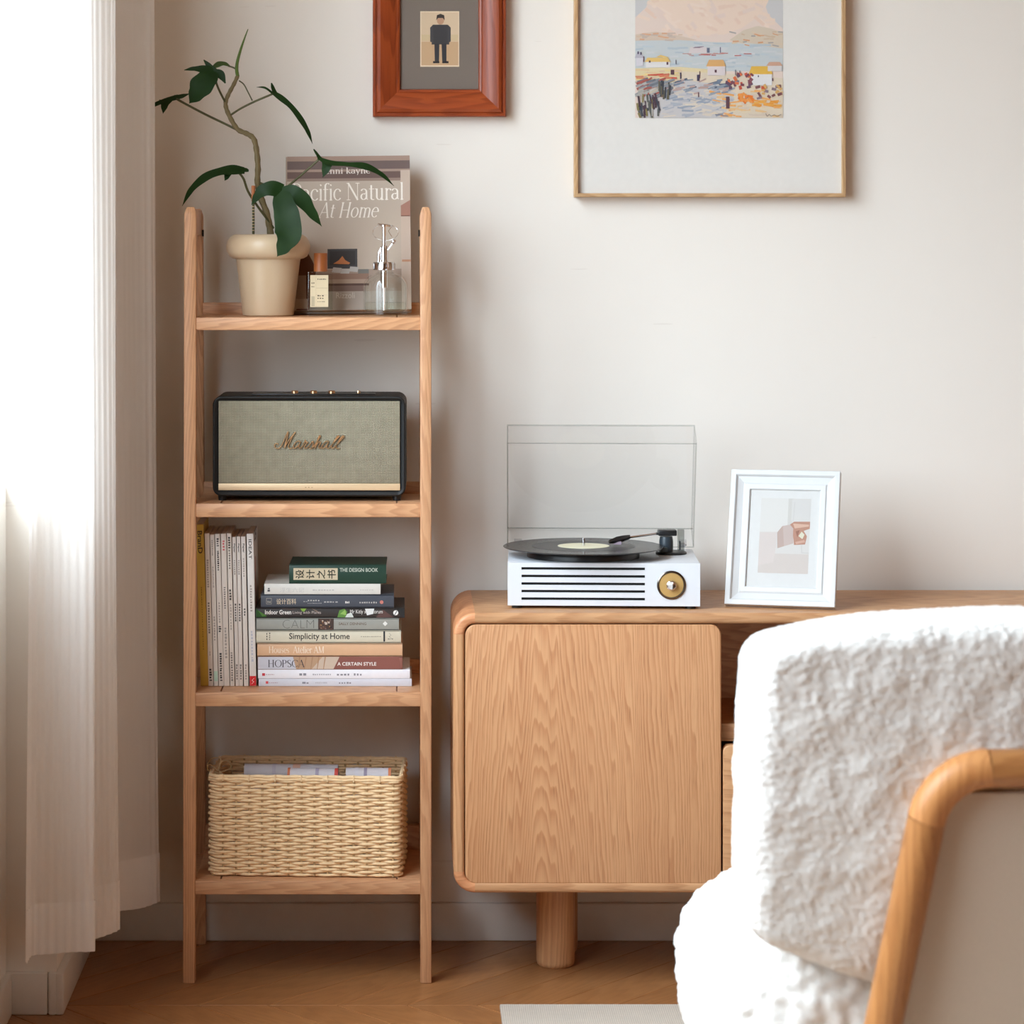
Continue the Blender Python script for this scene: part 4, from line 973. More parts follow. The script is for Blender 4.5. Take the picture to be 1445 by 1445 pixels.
roll('paper roll with orange red end in the middle of the basket', -.035, .055, .062, zr + .014, .014, -4, [(.0, .05, (206, 120, 84)), (.55, .62, (168, 158, 176)), (.93, 1, (196, 70, 58))])
roll('shortest paper roll with open orange end apart from the others', .068, .148, .066, zr + .0145, .0145, -2, [(.2, .28, (206, 200, 206)), (.40, .47, (150, 140, 158)), (.94, 1, (206, 124, 84))])
b = B(); box(b, (-.13, .03, .0042), (.15, .16, bh - .0285), .003); pk = obj('paper_stack', b, cover((226, 218, 214), .8)); pk.matrix_basis = bs.matrix_basis.copy(); tag(pk, 'stack of pale papers under the rolls inside the basket', 'papers')

# ------------------------------------------------------------------ sideboard
AC, AB = .36, .03
Xl, Xr = PX(640, AC), PX(640, AC) + 1.80
zc0, zc1 = PZ(1260.5, AC), PZ(865, AC)
CT = zc1
sbd = thing('sideboard', 'long oak sideboard with rounded corners and a plain door on thick round legs', 'sideboard', ((Xl + Xr) / 2, -.2, 0))
th = .0188; ro = .037; ri = ro - th
def slab(poly, mat, name, skip=(), bev=.0065, y0=-AC, y1=-AB):
    bm = B(); a = [bm.verts.new((x, y0, z)) for x, z in poly]; c = [bm.verts.new((x, y1, z)) for x, z in poly]; n = len(poly)
    bm.faces.new(a); bm.faces.new(c[::-1]); es = []
    for i in range(n): bm.faces.new((a[(i + 1) % n], a[i], c[i], c[(i + 1) % n]))
    bmesh.ops.recalc_face_normals(bm, faces=bm.faces)
    for i in range(n):
        if i not in skip: es.append(bm.edges.get((a[i], a[(i + 1) % n])))
    if bev: bmesh.ops.bevel(bm, geom=es, offset=bev, segments=4, profile=.5, affect='EDGES')
    return obj(name, bm, mat, sbd)
def qring(cx_, cz_, a0):
    k = 10; o = [(cx_ + ro * math.cos(R(a0 + 90 * i / k)), cz_ + ro * math.sin(R(a0 + 90 * i / k))) for i in range(k + 1)]
    q = [(cx_ + ri * math.cos(R(a0 + 90 * i / k)), cz_ + ri * math.sin(R(a0 + 90 * i / k))) for i in range(k, -1, -1)]
    return o + q
slab([(Xl + ro, zc1 - th), (Xr - ro, zc1 - th), (Xr - ro, zc1), (Xl + ro, zc1)], M['oak_x'], 'top_panel', (1, 3))
slab([(Xl + ro, zc0), (Xr - ro, zc0), (Xr - ro, zc0 + th), (Xl + ro, zc0 + th)], M['oak_x'], 'bottom_panel', (1, 3))
slab([(Xl, zc0 + ro), (Xl + th, zc0 + ro), (Xl + th, zc1 - ro), (Xl, zc1 - ro)], M['oak_z'], 'side_panel', (0, 2))
slab([(Xr - th, zc0 + ro), (Xr, zc0 + ro), (Xr, zc1 - ro), (Xr - th, zc1 - ro)], M['oak_z'], 'side_panel', (0, 2))
M['corner'] = oak('oak_corner', 'x', (212, 152, 108), (174, 110, 72), rings=140)
for cx_, cz_, a0 in ((Xl + ro, zc1 - ro, 90), (Xl + ro, zc0 + ro, 180), (Xr - ro, zc1 - ro, 0), (Xr - ro, zc0 + ro, 270)):
    slab(qring(cx_, cz_, a0), M['corner'], 'corner_block', (10, 21))
b = B(); box(b, (Xl + th - .002, -AB - .012, zc0 + th - .002), (Xr - th + .002, -AB - .002, zc1 - th + .002)); obj('back_panel', b, M['oak_x'], sbd)
dx0, dx1 = PX(656.5, AC), PX(1018, AC); dz0, dz1 = PZ(1247, AC), PZ(881.5, AC)
sbr = Xr - (dx1 - Xl)
for x in (dx1 - .012, sbr - .008):
    b = B(); box(b, (x - .01, -AC + .032, zc0 + th), (x + .01, -AB - .01, zc1 - th)); obj('divider', b, M['oak_z'], sbd)
b = B(); prism(b, rrect(dx0, dx1, dz0, dz1, .019, 8), -AC + .0015, -AC + .0215, .0022, 3); obj('door', b, M['door'], sbd)
ddx = Xl + Xr
b = B(); prism(b, rrect(ddx - dx1, ddx - dx0, dz0, dz1, .019, 8), -AC + .0015, -AC + .0215, .0022, 3); obj('door', b, M['door'], sbd)
nz0, nz1 = PZ(1046, AC - .03), PZ(1021, AC - .03)
b = B(); box(b, (dx1 - .004, -AC + .03, nz0), (sbr - .004, -AB - .01, nz1), .001); obj('niche_floor', b, M['oak_x'], sbd)
gx = (ddx - 2 * dx1) / 2
for i in range(2):
    x0 = PX(1020.5, AC) + i * gx; x1 = x0 + gx - .005
    b = B(); prism(b, rrect(x0, x1, dz0, PZ(1052, AC), .012, 6), -AC + .0015, -AC + .0215, .0022, 3); obj('drawer', b, M['oak_x'], sbd)
    b = B(); box(b, (x0 + .01, -AC + .0216, dz0 + .012), (x1 - .01, -AB - .03, nz0 - .012)); obj('drawer_box', b, M['oak_x'], sbd)
la = .19; lr = 27.3 * (D - la) / F; lx = PX(784, la)
for x, y in ((lx, la), (lx + .018, .085), (ddx - lx, la), (ddx - lx - .018, .085)):
    r_ = lr if y == la else lr * .8
    b = B(); lathe(b, [(0, 0), (r_ * .86, 0), (r_ * .95, .003), (r_, .010), (r_, zc0 + .0005), (0, zc0 + .0005)], (x, -y, 0), 36); obj('leg', b, M['oak_z'], sbd)

# ------------------------------------------------------------------ record player
ft = .305; tw = PX(991.5, ft) - PX(720.5, ft); td = .238; tx = (PX(991.5, ft) + PX(720.5, ft)) / 2
tt = thing('record_player', 'white record player with clear lid raised and black disc playing', 'record player', (tx, -ft + td / 2 - .001, CT), (0, 0, R(-2.4)))
lz = lambda py: PZ(py, ft) - CT
h0, h1 = .0055, PZ(794.5, ft) - CT
y0 = -td / 2
lx_ = lambda px: PX(px, ft) - tx
b = B(); box(b, (-tw / 2, y0 + .006, h0), (tw / 2, td / 2, h1), .0022)
zs_ = [lz(y) for y in (802.6, 813.3, 824.0, 834.6, 845.3)]; sh = .0023
sx0, sx1 = lx_(740), lx_(914)
zz_ = [h1] + [v for q in zs_ for v in (q + sh, q - sh)] + [h0]
def pnl(x0, x1, z0, z1): box(b, (x0, y0, z0), (x1, y0 + .0062, z1))
pnl(-tw / 2, sx0, h0, h1); pnl(sx1, tw / 2, h0, h1)
for i in range(0, len(zz_), 2): pnl(sx0, sx1, zz_[i + 1], zz_[i])
obj('body', b, M['white'], tt, False)
b = B(); box(b, (sx0 - .001, y0 + .0052, zs_[-1] - .004), (sx1 + .001, y0 + .0058, zs_[0] + .004)); obj('grille_backing', b, M['dark'], tt, False)
for x in (-tw / 2 + .016, tw / 2 - .016):
    for y in (y0 + .016, td / 2 - .016):
        b = B(); lathe(b, [(0, .0003), (.009, .0003), (.009, h0), (0, h0)], (x, y, 0), 16); obj('foot', b, M['blackp'], tt, False)
kx, kz = lx_(951), lz(825); kr = 20.3 * (D - ft) / F
b = B(); lathe(b, [(0, y0), (kr, y0), (kr, y0 - .002), (kr * .9, y0 - .0032), (kr * .87, y0 - .0032), (kr * .86, y0 - .001), (0, y0 - .001)], (kx, 0, kz), 40, 'y'); dial = obj('dial', b, flat('dark_chrome', (120, 112, 104), .2, 1.0), tt, False)
b = B(); lathe(b, [(0, y0 - .0012), (kr * .86, y0 - .0012), (kr * .84, y0 - .002), (kr * .45, y0 - .0026), (0, y0 - .0026)], (kx, 0, kz), 40, 'y'); obj('dial_face', b, flat('gold_dial', (196, 158, 96), .45, .35), dial, False)
b = B(); lathe(b, [(0, y0 - .0027), (kr * .36, y0 - .0027), (kr * .34, y0 - .010), (kr * .26, y0 - .0112), (0, y0 - .0105)], (kx, 0, kz), 32, 'y'); obj('dial_knob', b, M['chrome'], dial, False)
ra = .2; rp_ = P(823.5, 769, ra); rad_ = 113.5 * (D - ra) / F
b = B(); zt2 = rp_.z - CT; cxy = (rp_.x - tx, rp_.y - tt.location.y)
lathe(b, [(0, h1), (.100, h1), (.100, zt2 - .009), (.097, zt2 - .004), (0, zt2 - .004)], (cxy[0], cxy[1], 0), 64); obj('platter', b, M['blackp'], tt, False)
rec = thing('vinyl_record', 'black vinyl record with cream label lying on the white record player', 'record', (rp_.x, rp_.y, rp_.z - .0038))
vin = flat('vinyl', (30, 28, 27), .24); vin2 = flat('vinyl_run', (40, 37, 35), .34)
b = B(); lathe(b, [(0, 0), (rad_ * .99, .0002), (rad_, .0013), (rad_ * .99, .0022), (rad_ * .965, .002), (rad_ * .66, .0018), (0, .0018)], n=96); obj('disc', b, vin, rec, False)
b = B(); lathe(b, [(rad_ * .42, .00185), (rad_ * .64, .00195), (rad_ * .64, .002), (rad_ * .42, .0021)], n=72); obj('grooves', b, vin2, rec, False)
b = B(); lathe(b, [(0, .0019), (.046, .0019), (.046, .0026), (0, .0026)], n=48); obj('label', b, cover((226, 220, 190), .6), rec, False)
b = B(); tube(b, [(rp_.x, rp_.y, rp_.z - .0008), (rp_.x, rp_.y, rp_.z + .0125)], .0028, 12); obj('spindle', b, M['chrome'], tt)
ta = .155
b = B(); c = P(947, 783, ta); lathe(b, [(0, 0), (.028, 0), (.028, .003), (.026, .0045), (0, .0045)], (c.x, c.y, CT + h1), 32); arm = obj('tonearm_base', b, M['blackp'], tt)
zb2 = CT + h1 + .004
pc_ = P(940, 770, ta)
b = B(); lathe(b, [(0, 0), (.0125, 0), (.0125, PZ(763, ta) - zb2), (.0112, PZ(757, ta) - zb2), (0, PZ(757, ta) - zb2)], (pc_.x, pc_.y, zb2), 28); obj('pivot', b, flat('blue_black_plastic', (44, 54, 62), .35), arm)
b = B(); q = P(929, 756.5, ta + .013); r_ = P(954.5, 747.5, ta); box(b, (q.x, q.y, q.z), (r_.x, r_.y + .013, r_.z), .002); q2 = P(926, 752, ta + .012); box(b, (q2.x, q2.y, q2.z - .004), (q.x + .004, q2.y + .012, q2.z + .0005), .001); obj('pivot_head', b, M['blackp'], arm)
b = B(); tube(b, [P(930, 752.5, ta + .006), P(884, 758.5, ta + .04)], .0022, 12); obj('arm_tube', b, M['chrome'], arm)
b = B(); e0, e1 = P(889, 757.5, ta + .035), P(858, 765, ta + .062); dirv = (e1 - e0)
tube(b, [e0, e0 + dirv * .3, e0 + dirv * .6, e0 + dirv * .95], [.0035, .0055, .006, .003], 4); obj('headshell', b, M['blackp'], arm)
b = B(); box(b, tuple(e0 + dirv * .55 + Vector((-.008, -.004, -.0085))), tuple(e0 + dirv * .55 + Vector((.006, .004, -.003))), .001); obj('cartridge', b, cover((196, 176, 196), .4), arm)
b = B(); q = P(939, 783, ta + .022); box(b, (q.x - .008, q.y, CT + h1 + .004), (q.x + .004, q.y + .01, CT + h1 + .0135), .001); obj('switch_block', b, flat('slate_plastic', (58, 66, 68), .4), arm)
b = B(); q = P(961, 776, ta - .01); box(b, (q.x - .006, q.y, zb2), (q.x + .006, q.y + .008, PZ(748, ta)), .001); obj('arm_rest', b, M['edge'], arm)
b = B(); tube(b, [P(959.5, 776, ta + .004), P(959.5, 763, ta + .004)], .0016, 8); obj('lift_lever', b, M['blackp'], arm)
# lid: a shallow clear tray hinged at the back, opened about 65 degrees
hgx, hgz = td / 2 - .004, h1 + .003
lid = bpy.data.objects.new('lid', None); COL.objects.link(lid); lid.parent = tt
lid.location = (0, hgx, hgz); lid.rotation_euler = (R(-65), 0, 0)      # closed, its front points to -y
lid.matrix_basis = Matrix.LocRotScale(lid.location, lid.rotation_euler, Vector((1, 1, 1)))
lw, ld, lh, lt = (PX(987.5, .1) - PX(723, .1)) / 2, .217, .068, .0022
def lidp(lo, hi, name='lid_panel'):
    bm = B(); box(bm, lo, hi)
    bm.faces.ensure_lookup_table()
    dims = [abs(h_ - l_) for l_, h_ in zip(lo, hi)]; ax = dims.index(min(dims))
    for f in bm.faces:
        if abs(f.normal[ax]) < .5: f.material_index = 1
    return obj(name, bm, [M['clear'], M['edge']], lid, False, smooth=None)
lidp((-lw, -ld, lh - lt), (lw, 0, lh)); lidp((-lw, -lt, 0), (lw, 0, lh - lt)); lidp((-lw, -ld, 0), (lw, -ld + lt, lh - lt))
lidp((-lw, -ld + lt, 0), (-lw + lt, -lt, lh - lt)); lidp((lw - lt, -ld + lt, 0), (lw, -lt, lh - lt))
for x in (-lw + .02, lw - .02):
    b = B(); box(b, (x - .007, -.006, .002), (x + .007, -.0022, .020), .001); box(b, (x - .004, -.012, -.004), (x + .004, -.002, .004), .001); obj('hinge', b, M['chrome'], lid, False)

# ------------------------------------------------------------------ frames
def rails(parent, w_, h_, prof, mx_, mz_, name='frame_rail'):
    """four mitred rails; prof is (inset, depth) from the outer back edge over the front to the inner edge"""
    cs = lambda i: [(i, i), (w_ - i, i), (w_ - i, h_ - i), (i, h_ - i)]
    for s in range(4):
        bm = B(); a = []; c = []
        for ins, dp in prof:
            q = cs(ins); p0, p1 = q[s], q[(s + 1) % 4]
            a.append(bm.verts.new((p0[0], dp, p0[1]))); c.append(bm.verts.new((p1[0], dp, p1[1])))
        n = len(prof)
        for i in range(n): bm.faces.new((a[i], c[i], c[(i + 1) % n], a[(i + 1) % n]))
        bm.faces.new(a); bm.faces.new(c[::-1]); bmesh.ops.recalc_face_normals(bm, faces=bm.faces)
        obj(name, bm, mx_ if s % 2 == 0 else mz_, parent, False, smooth=30)
# white tabletop frame
wf = thing('picture_frame', 'white moulded tabletop frame with a photo of a hand holding a glass', 'picture frame', (PX(1022, .283), -.283, CT + .0064), (R(-21.3), 0, R(-14.7)))
fw, fh = .193, .246
rails(wf, fw, fh, [(0, .016), (0, .0008), (.0012, 0), (.0085, 0), (.0105, .0018), (.0115, .0042), (.0225, .0072), (.024, .0062), (.0255, .0050), (.033, .0050), (.0345, .0062), (.0345, .016)], M['whitewood'], M['whitewood'])
b = B(); box(b, (.03, .0085, .03), (fw - .03, .0105, fh - .03)); obj('mount', b, cover((208, 206, 203), .7), wf, False)
b = B(); box(b, (.004, .013, .004), (fw - .004, .0158, fh - .004)); obj('backing', b, M['greymat'], wf, False)
b = B(); tl = R(21.3); box(b, (fw / 2 - .02, .0158, .02), (fw / 2 + .02, .0175, .16))
vs = [v for v in b.verts]
for v in vs:
    k = (.16 - v.co.z) / .14; v.co.y += k * .0315
obj('easel_leg', b, M['greymat'], wf, False)
x0, x1, zz0, zz1 = .0545, .1425, .060, .1965
p = Print((0, .0084, 0)); u = lambda f: x0 + (x1 - x0) * f; v_ = lambda f: zz1 - (zz1 - zz0) * f
p.rect(x0, x1, zz0, zz1, (199, 194, 189)); p.layer()
p.rect(u(0), u(.62), v_(.45), v_(0), (205, 201, 196)); p.rect(u(0), u(1), v_(1), v_(.74), (194, 183, 176)); p.rect(u(.55), u(.64), v_(.6), v_(0), (192, 187, 181)); p.layer()
p.poly([(u(.62), v_(.02)), (u(1), v_(.02)), (u(1), v_(.30)), (u(.62), v_(.30))], (198, 194, 190)); p.poly([(u(0), v_(.46)), (u(.34), v_(.455)), (u(.34), v_(.66)), (u(.30), v_(.86)), (u(0), v_(.9))], (199, 187, 181))
p.poly([(u(.35), v_(.46)), (u(.45), v_(.37)), (u(.66), v_(.35)), (u(.68), v_(.6)), (u(.37), v_(.67))], (176, 154, 144)); p.layer()
p.poly([(u(.58), v_(.36)), (u(.68), v_(.31)), (u(1), v_(.305)), (u(1), v_(.40)), (u(.88), v_(.43)), (u(.95), v_(.5)), (u(.92), v_(.61)), (u(.70), v_(.62)), (u(.66), v_(.45))], (171, 127, 108)); p.poly([(u(.46), v_(.37)), (u(.6), v_(.35)), (u(.67), v_(.4)), (u(.67), v_(.60)), (u(.5), v_(.64))], (183, 165, 158)); p.layer()
p.poly([(u(.66), v_(.335)), (u(.98), v_(.345)), (u(.98), v_(.37)), (u(.7), v_(.40))], (198, 162, 142)); p.poly([(u(.72), v_(.58)), (u(.9), v_(.55)), (u(.92), v_(.58)), (u(.74), v_(.61))], (192, 153, 135))
p.poly([(u(.78), v_(.50)), (u(.84), v_(.44)), (u(.9), v_(.48)), (u(.86), v_(.54))], (203, 198, 176)); p.poly([(u(.72), v_(.44)), (u(.8), v_(.42)), (u(.76), v_(.52))], (140, 97, 81))
p.polys(stroke([(u(.68), v_(.05)), (u(.66), v_(.3))], .0006), (180, 176, 172)); p.polys(stroke([(u(.85), v_(.62)), (u(.86), v_(.72)), (u(1), v_(.725))], .0006), (171, 165, 162)); p.build('photo', wf, False)
b = B(); box(b, (.031, .0070, .031), (fw - .031, .0074, fh - .031)); obj('glazing', b, M['glaze'], wf, False)

# red wooden frame on the wall
GA = .030; g0 = P(526, 164.5, GA); g1 = P(714.5, 164.5, GA)
rf = thing('framed_card', 'red brown wooden frame with a small figure card on grey mount', 'picture', (g0.x, -GA, g0.z))
fw, fh = g1.x - g0.x, .29; s1 = (D - GA) / F
rails(rf, fw, fh, [(0, .0285), (0, .004), (.002, .0015), (.005, .0015), (.0055, .0035), (.007, .0035), (.0085, .0005), (.014, -.002), (.024, -.001), (.036, .004), (.044, .0085), (.0455, .0075), (.049, .0085), (.051, .0125), (.051, .0285)], M['redwood'], M['redwood_z'])
b = B(); box(b, (.046, .016, .046), (fw - .046, .018, fh - .046)); obj('mount', b, M['greymat'], rf, False)
p = Print((0, .0158, 0)); u = lambda x: (x - 526) * s1 * 1.002; v_ = lambda y: (164.5 - y) * s1
p.rect(u(593), u(648), v_(93.5), v_(15), (236, 214, 184)); p.layer(); p.rect(u(594.6), u(646.6), v_(91.5), v_(16.5), (222, 196, 164)); p.rect(u(594.6), u(646.6), v_(91.5), v_(58), (206, 170, 132)); p.rect(u(594.6), u(646.6), v_(57), v_(48), (214, 190, 150)); p.layer()
# a plain standing figure in a dark coat
p.poly([(u(611), v_(34)), (u(632), v_(34)), (u(634), v_(62)), (u(609), v_(62))], (66, 64, 66)); p.poly([(u(613), v_(61)), (u(620), v_(61)), (u(619.5), v_(86)), (u(613.5), v_(86))], (58, 56, 60)); p.poly([(u(623), v_(61)), (u(630), v_(61)), (u(630), v_(86)), (u(624), v_(86))], (58, 56, 60))
p.poly([(u(607), v_(38)), (u(611), v_(34)), (u(612), v_(60)), (u(607), v_(58))], (74, 72, 74)); p.poly([(u(632), v_(34)), (u(636), v_(38)), (u(636), v_(58)), (u(631), v_(60))], (74, 72, 74)); p.rect(u(611), u(620), v_(88.5), v_(85.5), (44, 40, 40)); p.rect(u(624), u(633), v_(88.5), v_(85.5), (44, 40, 40))
p.poly([(u(621.5 + 5.2 * math.cos(i * .4833)), v_(27.5 + 6.4 * math.sin(i * .4833))) for i in range(13)], (196, 152, 122)); p.layer(); p.poly([(u(615.5), v_(28)), (u(616.5), v_(20.5)), (u(621.5), v_(18.6)), (u(626.8), v_(20.6)), (u(627.6), v_(28)), (u(625), v_(24.5)), (u(618), v_(24.5))], (56, 48, 44))
p.build('card', rf, False)
b = B(); box(b, (.047, .0130, .047), (fw - .047, .0136, fh - .047)); obj('glazing', b, M['glaze'], rf, False)

# large pale oak frame with the harbour painting
g0 = P(810.5, 278, GA); g1 = P(1193.8, 278, GA)
af_ = thing('framed_painting', 'large thin oak frame with a harbour painting on wide white mount', 'picture', (g0.x, -GA, g0.z))
fw, fh = g1.x - g0.x, .68
rails(af_, fw, fh, [(0, .0285), (0, .0008), (.0008, 0), (.0062, 0), (.007, .0008), (.007, .0285)], M['thin'], M['thin_z'])
b = B(); box(b, (.006, .011, .006), (fw - .006, .013, fh - .006)); obj('mount', b, cover((238, 234, 228), .8), af_, False)
p = Print((0, .0108, 0)); u = lambda x: (x - 810.5) * s1 * 1.001; v_ = lambda y: (278 - y) * s1
rr = random.Random(11)
p.rect(u(897), u(1105.5), v_(166), v_(-130), (234, 214, 202)); p.layer()
def pp(c, *pts): p.poly([(u(x), v_(y)) for x, y in pts], c)
def dab(x0, x1, y0, y1, n, cols, L, wd, ang=0, sp=18):
    for _ in range(n):
        x, y = rr.uniform(x0, x1), rr.uniform(y0, y1); a = R(ang + rr.uniform(-sp, sp)); l = L * rr.uniform(.5, 1.2)
        q = [max(897.3, min(1105.2, x + l * math.cos(a) * s)) for s in (-.5, .5)]
        p.polys(stroke([(u(q[0]), v_(min(165.5, y - l * math.sin(a) * .5))), (u(q[1]), v_(min(165.5, y + l * math.sin(a) * .5)))], wd * s1 * rr.uniform(.7, 1.2)), rr.choice(cols))
pp((210, 208, 208), (897, -130), (1105.5, -130), (1105.5, 40), (1085, 20), (1060, -60), (940, -60), (912, 10), (897, 24)); p.layer()
p.poly([(u(1002 + 92 * math.cos(i * .2618)), v_(-34 + 84 * math.sin(i * .2618))) for i in range(24)], (240, 216, 198)); p.layer()
dab(905, 1095, -20, 50, 90, [(240, 216, 198), (236, 208, 190), (242, 220, 204), (234, 212, 200)], 16, 5, 20, 40)
p.layer(); pp((222, 202, 184), (897, 48), (925, 44), (960, 50), (985, 56), (940, 60), (897, 58)); pp((220, 204, 184), (1030, 56), (1050, 42), (1070, 36), (1090, 40), (1105.5, 46), (1105.5, 70), (1060, 64)); p.layer()
pp((204, 210, 212), (897, 57), (960, 56), (1005, 59), (1040, 60), (1105.5, 68), (1105.5, 100), (897, 100)); p.layer()
dab(900, 1104, 60, 96, 80, [(198, 208, 214), (212, 214, 216), (206, 210, 208), (188, 200, 208)], 16, 2.6, 0, 8)
dab(1030, 1104, 44, 64, 26, [(226, 204, 178), (214, 190, 164), (222, 168, 130), (176, 170, 166)], 8, 2, 5, 15); dab(898, 965, 46, 58, 18, [(222, 196, 172), (206, 188, 176), (226, 178, 146)], 10, 2, 3, 10)
p.layer(); pp((222, 210, 210), (975, 66), (998, 66), (998, 74), (972, 75)); dab(965, 1060, 74, 78, 16, [(196, 112, 110), (206, 150, 140)], 9, 1.2, 0, 4); dab(972, 998, 65, 67, 5, [(150, 130, 144)], 9, 1, 0, 3); pp((110, 118, 140), (998, 67), (1002, 67), (1002, 74), (998, 74)); pp((100, 96, 120), (1016.5, 66), (1017.8, 66), (1017.8, 74), (1016.5, 74)); p.layer()
pp((232, 214, 172), (897, 96), (960, 94), (1010, 98), (1010, 118), (940, 116), (897, 112)); pp((228, 212, 190), (960, 100), (1030, 104), (1105.5, 110), (1105.5, 166), (960, 166)); pp((206, 202, 202), (905, 132), (960, 112), (1010, 118), (1040, 132), (1020, 166), (905, 166)); p.layer()
dab(935, 1030, 120, 164, 130, [(196, 194, 198), (214, 204, 194), (178, 182, 192), (224, 212, 196), (160, 168, 182)], 14, 2.4, -4, 16)
dab(1010, 1104, 128, 164, 70, [(232, 214, 186), (236, 198, 146), (222, 204, 186), (244, 178, 108)], 14, 2.6, 4, 14)
dab(955, 1040, 112, 132, 40, [(126, 140, 158), (150, 160, 172), (196, 168, 160), (104, 112, 130)], 12, 2.4, -14, 10)
dab(898, 960, 98, 116, 30, [(240, 214, 150), (232, 202, 160), (224, 196, 170)], 12, 2.2, 0, 8)
p.layer()
for x0, x1, y0, y1, c1, c2 in ((911, 946, 81, 95, (234, 196, 120), (232, 228, 226)), (998, 1024, 84, 106, (226, 176, 116), (226, 214, 214)), (1058, 1090, 93, 120, (232, 186, 86), (232, 230, 230)), (1083, 1104, 87, 100, (214, 170, 146), (220, 214, 212)), (897, 908, 73, 93, (190, 186, 196), (220, 216, 222))):
    ym = y0 + (y1 - y0) * .42; pp(c2, (x0 + 1, ym), (x1, ym), (x1, y1), (x0 + 1, y1)); pp(c1, (x0 + 3, y0), (x1 - 3, y0), (x1 + 1, ym), (x0 - 1, ym))
pp((236, 200, 124), (926, 80), (933, 77), (946, 81)); p.layer()
for x, y, a_, h_ in ((916, 85, 2.6, 3), (941, 87, 2.6, 4), (1009, 98, 3, 4), (1070, 106, 1.4, 2.6), (1090, 110, 2, 4), (900, 72, 2, 4), (904, 73, 2, 4), (908, 79, 1.4, 8), (947, 98, 5, 7), (984, 105, 3.6, 9), (987.5, 100, 1, 10), (954, 84, 1, 6), (1027, 110, 1, 10), (1038, 98, 1, 8), (1044, 99, 1, 8), (985.5, 130, 1.6, 7), (1025, 136, 5, 17), (960, 102, 2, 9)): p.rect(u(x), u(x + a_), v_(y + h_), v_(y), rr.choice([(84, 76, 100), (70, 72, 92), (104, 74, 84)]))
dab(1024, 1064, 104, 124, 26, [(206, 92, 70), (136, 82, 92), (224, 120, 80), (110, 84, 104)], 5, 4, 20, 60); dab(1044, 1062, 132, 144, 16, [(236, 128, 58), (240, 156, 82)], 7, 3.6, 20, 40); dab(1066, 1102, 120, 138, 18, [(136, 90, 92), (206, 96, 66), (150, 130, 140), (222, 176, 110)], 6, 4, 20, 60); dab(1066, 1104, 142, 150, 18, [(240, 176, 88), (236, 160, 74)], 12, 2.4, 4, 8)
dab(898, 950, 104, 110, 10, [(206, 90, 76), (222, 130, 100)], 14, 2, -2, 5); dab(900, 946, 112, 134, 60, [(146, 150, 156), (176, 176, 172), (120, 126, 136), (196, 186, 170), (170, 96, 88)], 16, 3, -22, 8)
p.layer(); dab(930, 946, 118, 136, 16, [(70, 72, 80), (92, 92, 90), (110, 104, 84)], 14, 2.6, 88, 6); dab(900, 930, 138, 164, 40, [(72, 76, 86), (98, 100, 96), (140, 128, 84), (182, 176, 170), (86, 66, 76)], 16, 2.6, 82, 10); dab(1008, 1024, 160, 164, 4, [(150, 150, 160)], 8, 1.4, 0, 5)
p.polys(stroke([(u(1081), v_(160)), (u(1083), v_(164)), (u(1086), v_(161)), (u(1089), v_(164)), (u(1093), v_(161.5)), (u(1097), v_(164)), (u(1103), v_(161))], .0008), (120, 104, 100))
p.build('painting', af_, False)
b = B(); box(b, (.0065, .0070, .0065), (fw - .0065, .0078, fh - .0065)); obj('glazing', b, M['glaze'], af_, False)

# ------------------------------------------------------------------ armchair in front at right
ch = thing('armchair', 'white boucle armchair with bent oak frame seen from behind', 'armchair', (.791, -1.80, 0), (0, 0, R(1)))
def displ(o, name, typ, size, strength, mid=.5, depth=2):
    tx_ = bpy.data.textures.new(name, typ)
    tx_.noise_scale = size
    if typ == 'CLOUDS': tx_.noise_depth = depth
    md_ = o.modifiers.new(name, 'DISPLACE'); md_.texture = tx_; md_.strength = strength; md_.mid_level = mid; md_.texture_coords = 'LOCAL'
def reclined(z): return -.20 * (z - .36)
b = B(); soft_box(b, .745, .175, .50, .03, 340)
for v in b.verts:
    x, y, z = v.co; s_ = (z + .25) / .5; xn = x / .3725
    zb_ = .342 + .11 * abs(xn) ** 1.5; zt_ = .846 - .022 * xn ** 2 - .018 * abs(xn) ** 6
    zz_2 = zb_ + (zt_ - zb_) * s_
    bulge = .022 * (1 - xn * xn) * math.sin(max(0, min(1, s_)) * math.pi)
    v.co = (x * (1.0 + .012 * math.sin(s_ * 3.1)), y + (bulge if y > 0 else -bulge * .5) + reclined(zz_2), zz_2)
back = obj('back_cushion', b, M['boucle'], ch, False, smooth=180)
displ(back, 'boucle_lumps', 'CLOUDS', .05, .008); displ(back, 'boucle_curls', 'CLOUDS', .0058, .0027, .5, 0)
b = B(); soft_box(b, .80, .64, .27, .115, 190)
for v in b.verts:
    x, y, z = v.co
    v.co = (x + .004, y + .262, z + .293 - .02 * (y / .32) + .018 * (1 - (x / .4) ** 2))
seat = obj('seat_cushion', b, M['boucle'], ch, False, smooth=180)
displ(seat, 'seat_lumps', 'CLOUDS', .06, .012); displ(seat, 'seat_curls', 'CLOUDS', .016, .014, .5, 1)
FR = .0228
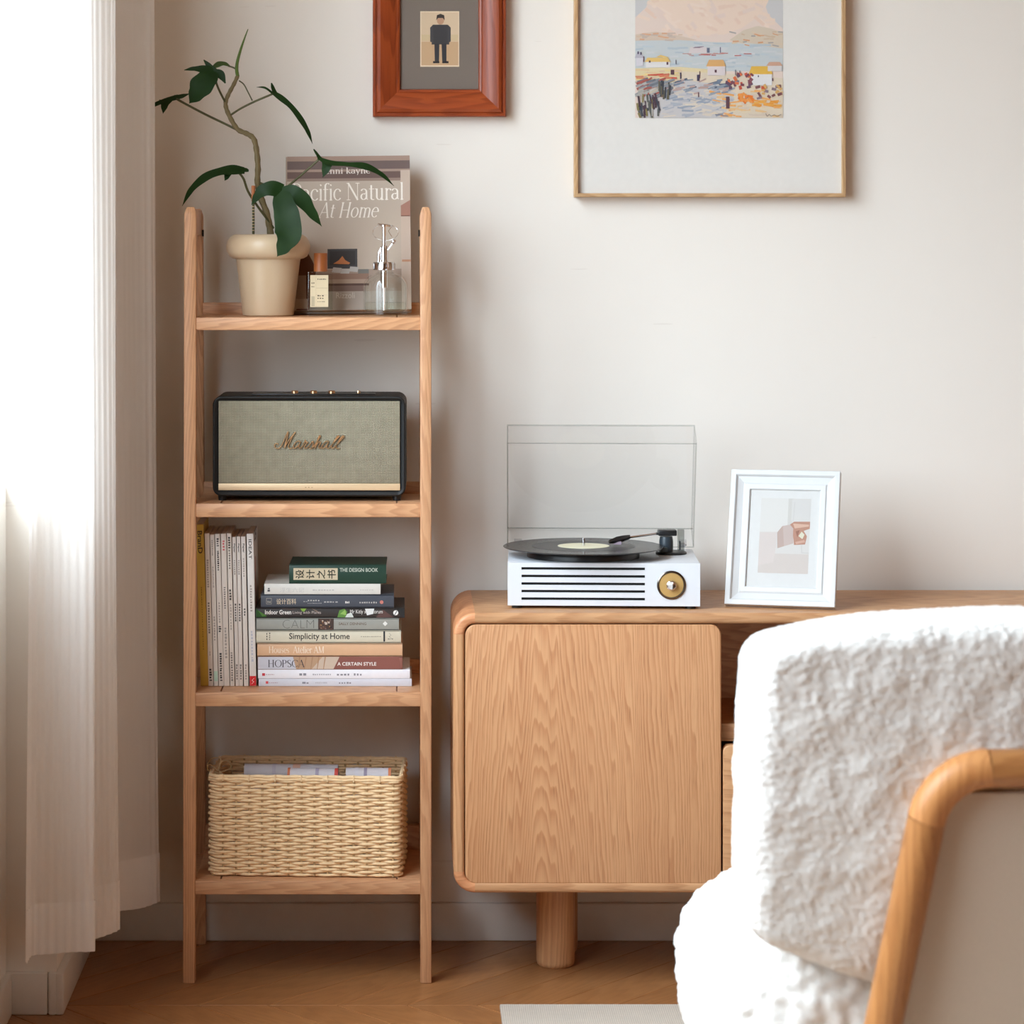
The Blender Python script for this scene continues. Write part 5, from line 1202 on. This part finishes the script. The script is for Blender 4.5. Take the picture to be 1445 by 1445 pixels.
def fp(x, z): return Vector((x, -.172 + (.673 - z) * .17, z))
zt3 = .671; cr = .062; hx_ = .158
for sgn in (1, -1):
    leg = [fp(sgn * (hx_ + .172 * (zt3 - z)) * -1, z) for z in (.0066 + .0, .2, .4, zt3 - cr - .0)]
    b = B(); tube(b, leg, [FR * .9, FR * .95, FR, FR], 24)
    for v in b.verts:
        if v.co.z < .05: v.co.z = .0068
    obj('back_leg', b, M['chairwood'], ch, False)
    p0 = leg[-1]; pts = []
    for i in range(9):
        t_a = i / 8 * math.pi / 2
        zc = zt3 - cr + cr * math.sin(t_a); xo = hx_ + .172 * cr * (1 - math.sin(t_a)) - cr * .98 * (1 - math.cos(t_a))
        pts.append(fp(-sgn * xo, zc))
    b = B(); tube(b, pts, FR * 1.012, 24); obj('corner_joint', b, oak('chair_corner', 'z', (214, 152, 94), (182, 116, 64), rings=90) if sgn == 1 else M['chairwood'], ch, False)
    if sgn == 1: xe = pts[-1].x
b = B(); tube(b, [fp(xe, zt3), fp(0, zt3), fp(-xe, zt3)], FR, 24); obj('top_rail', b, M['chairwood_x'], ch, False)
b = B(); q = []
for x, z in ((-.150, .640), (.150, .640), (.205, .345), (-.205, .345)): q.append((x, z))
a = [b.verts.new((x, reclined(z) - .1095, z)) for x, z in q]; c = [b.verts.new((x, reclined(z) - .0835, z)) for x, z in q]
b.faces.new(a); b.faces.new(c[::-1])
for i in range(4): b.faces.new((a[(i + 1) % 4], a[i], c[i], c[(i + 1) % 4]))
bmesh.ops.recalc_face_normals(b, faces=b.faces); obj('back_panel', b, M['panel'], ch, False)
for sgn in (1, -1):
    b = B(); tube(b, [(sgn * .34, .50, .0066), (sgn * .33, .47, .215)], FR * .9, 20); [setattr(v.co, 'z', .0068) for v in b.verts if v.co.z < .05]; obj('front_leg', b, M['chairwood'], ch, False)
    b = B(); tube(b, [(sgn * .33, .47, .20), (sgn * .245, -.085, .19)], FR * .8, 16); obj('side_rail', b, M['chairwood'], ch, False)

bpy.data.objects.remove(_txto); bpy.data.curves.remove(_txt)
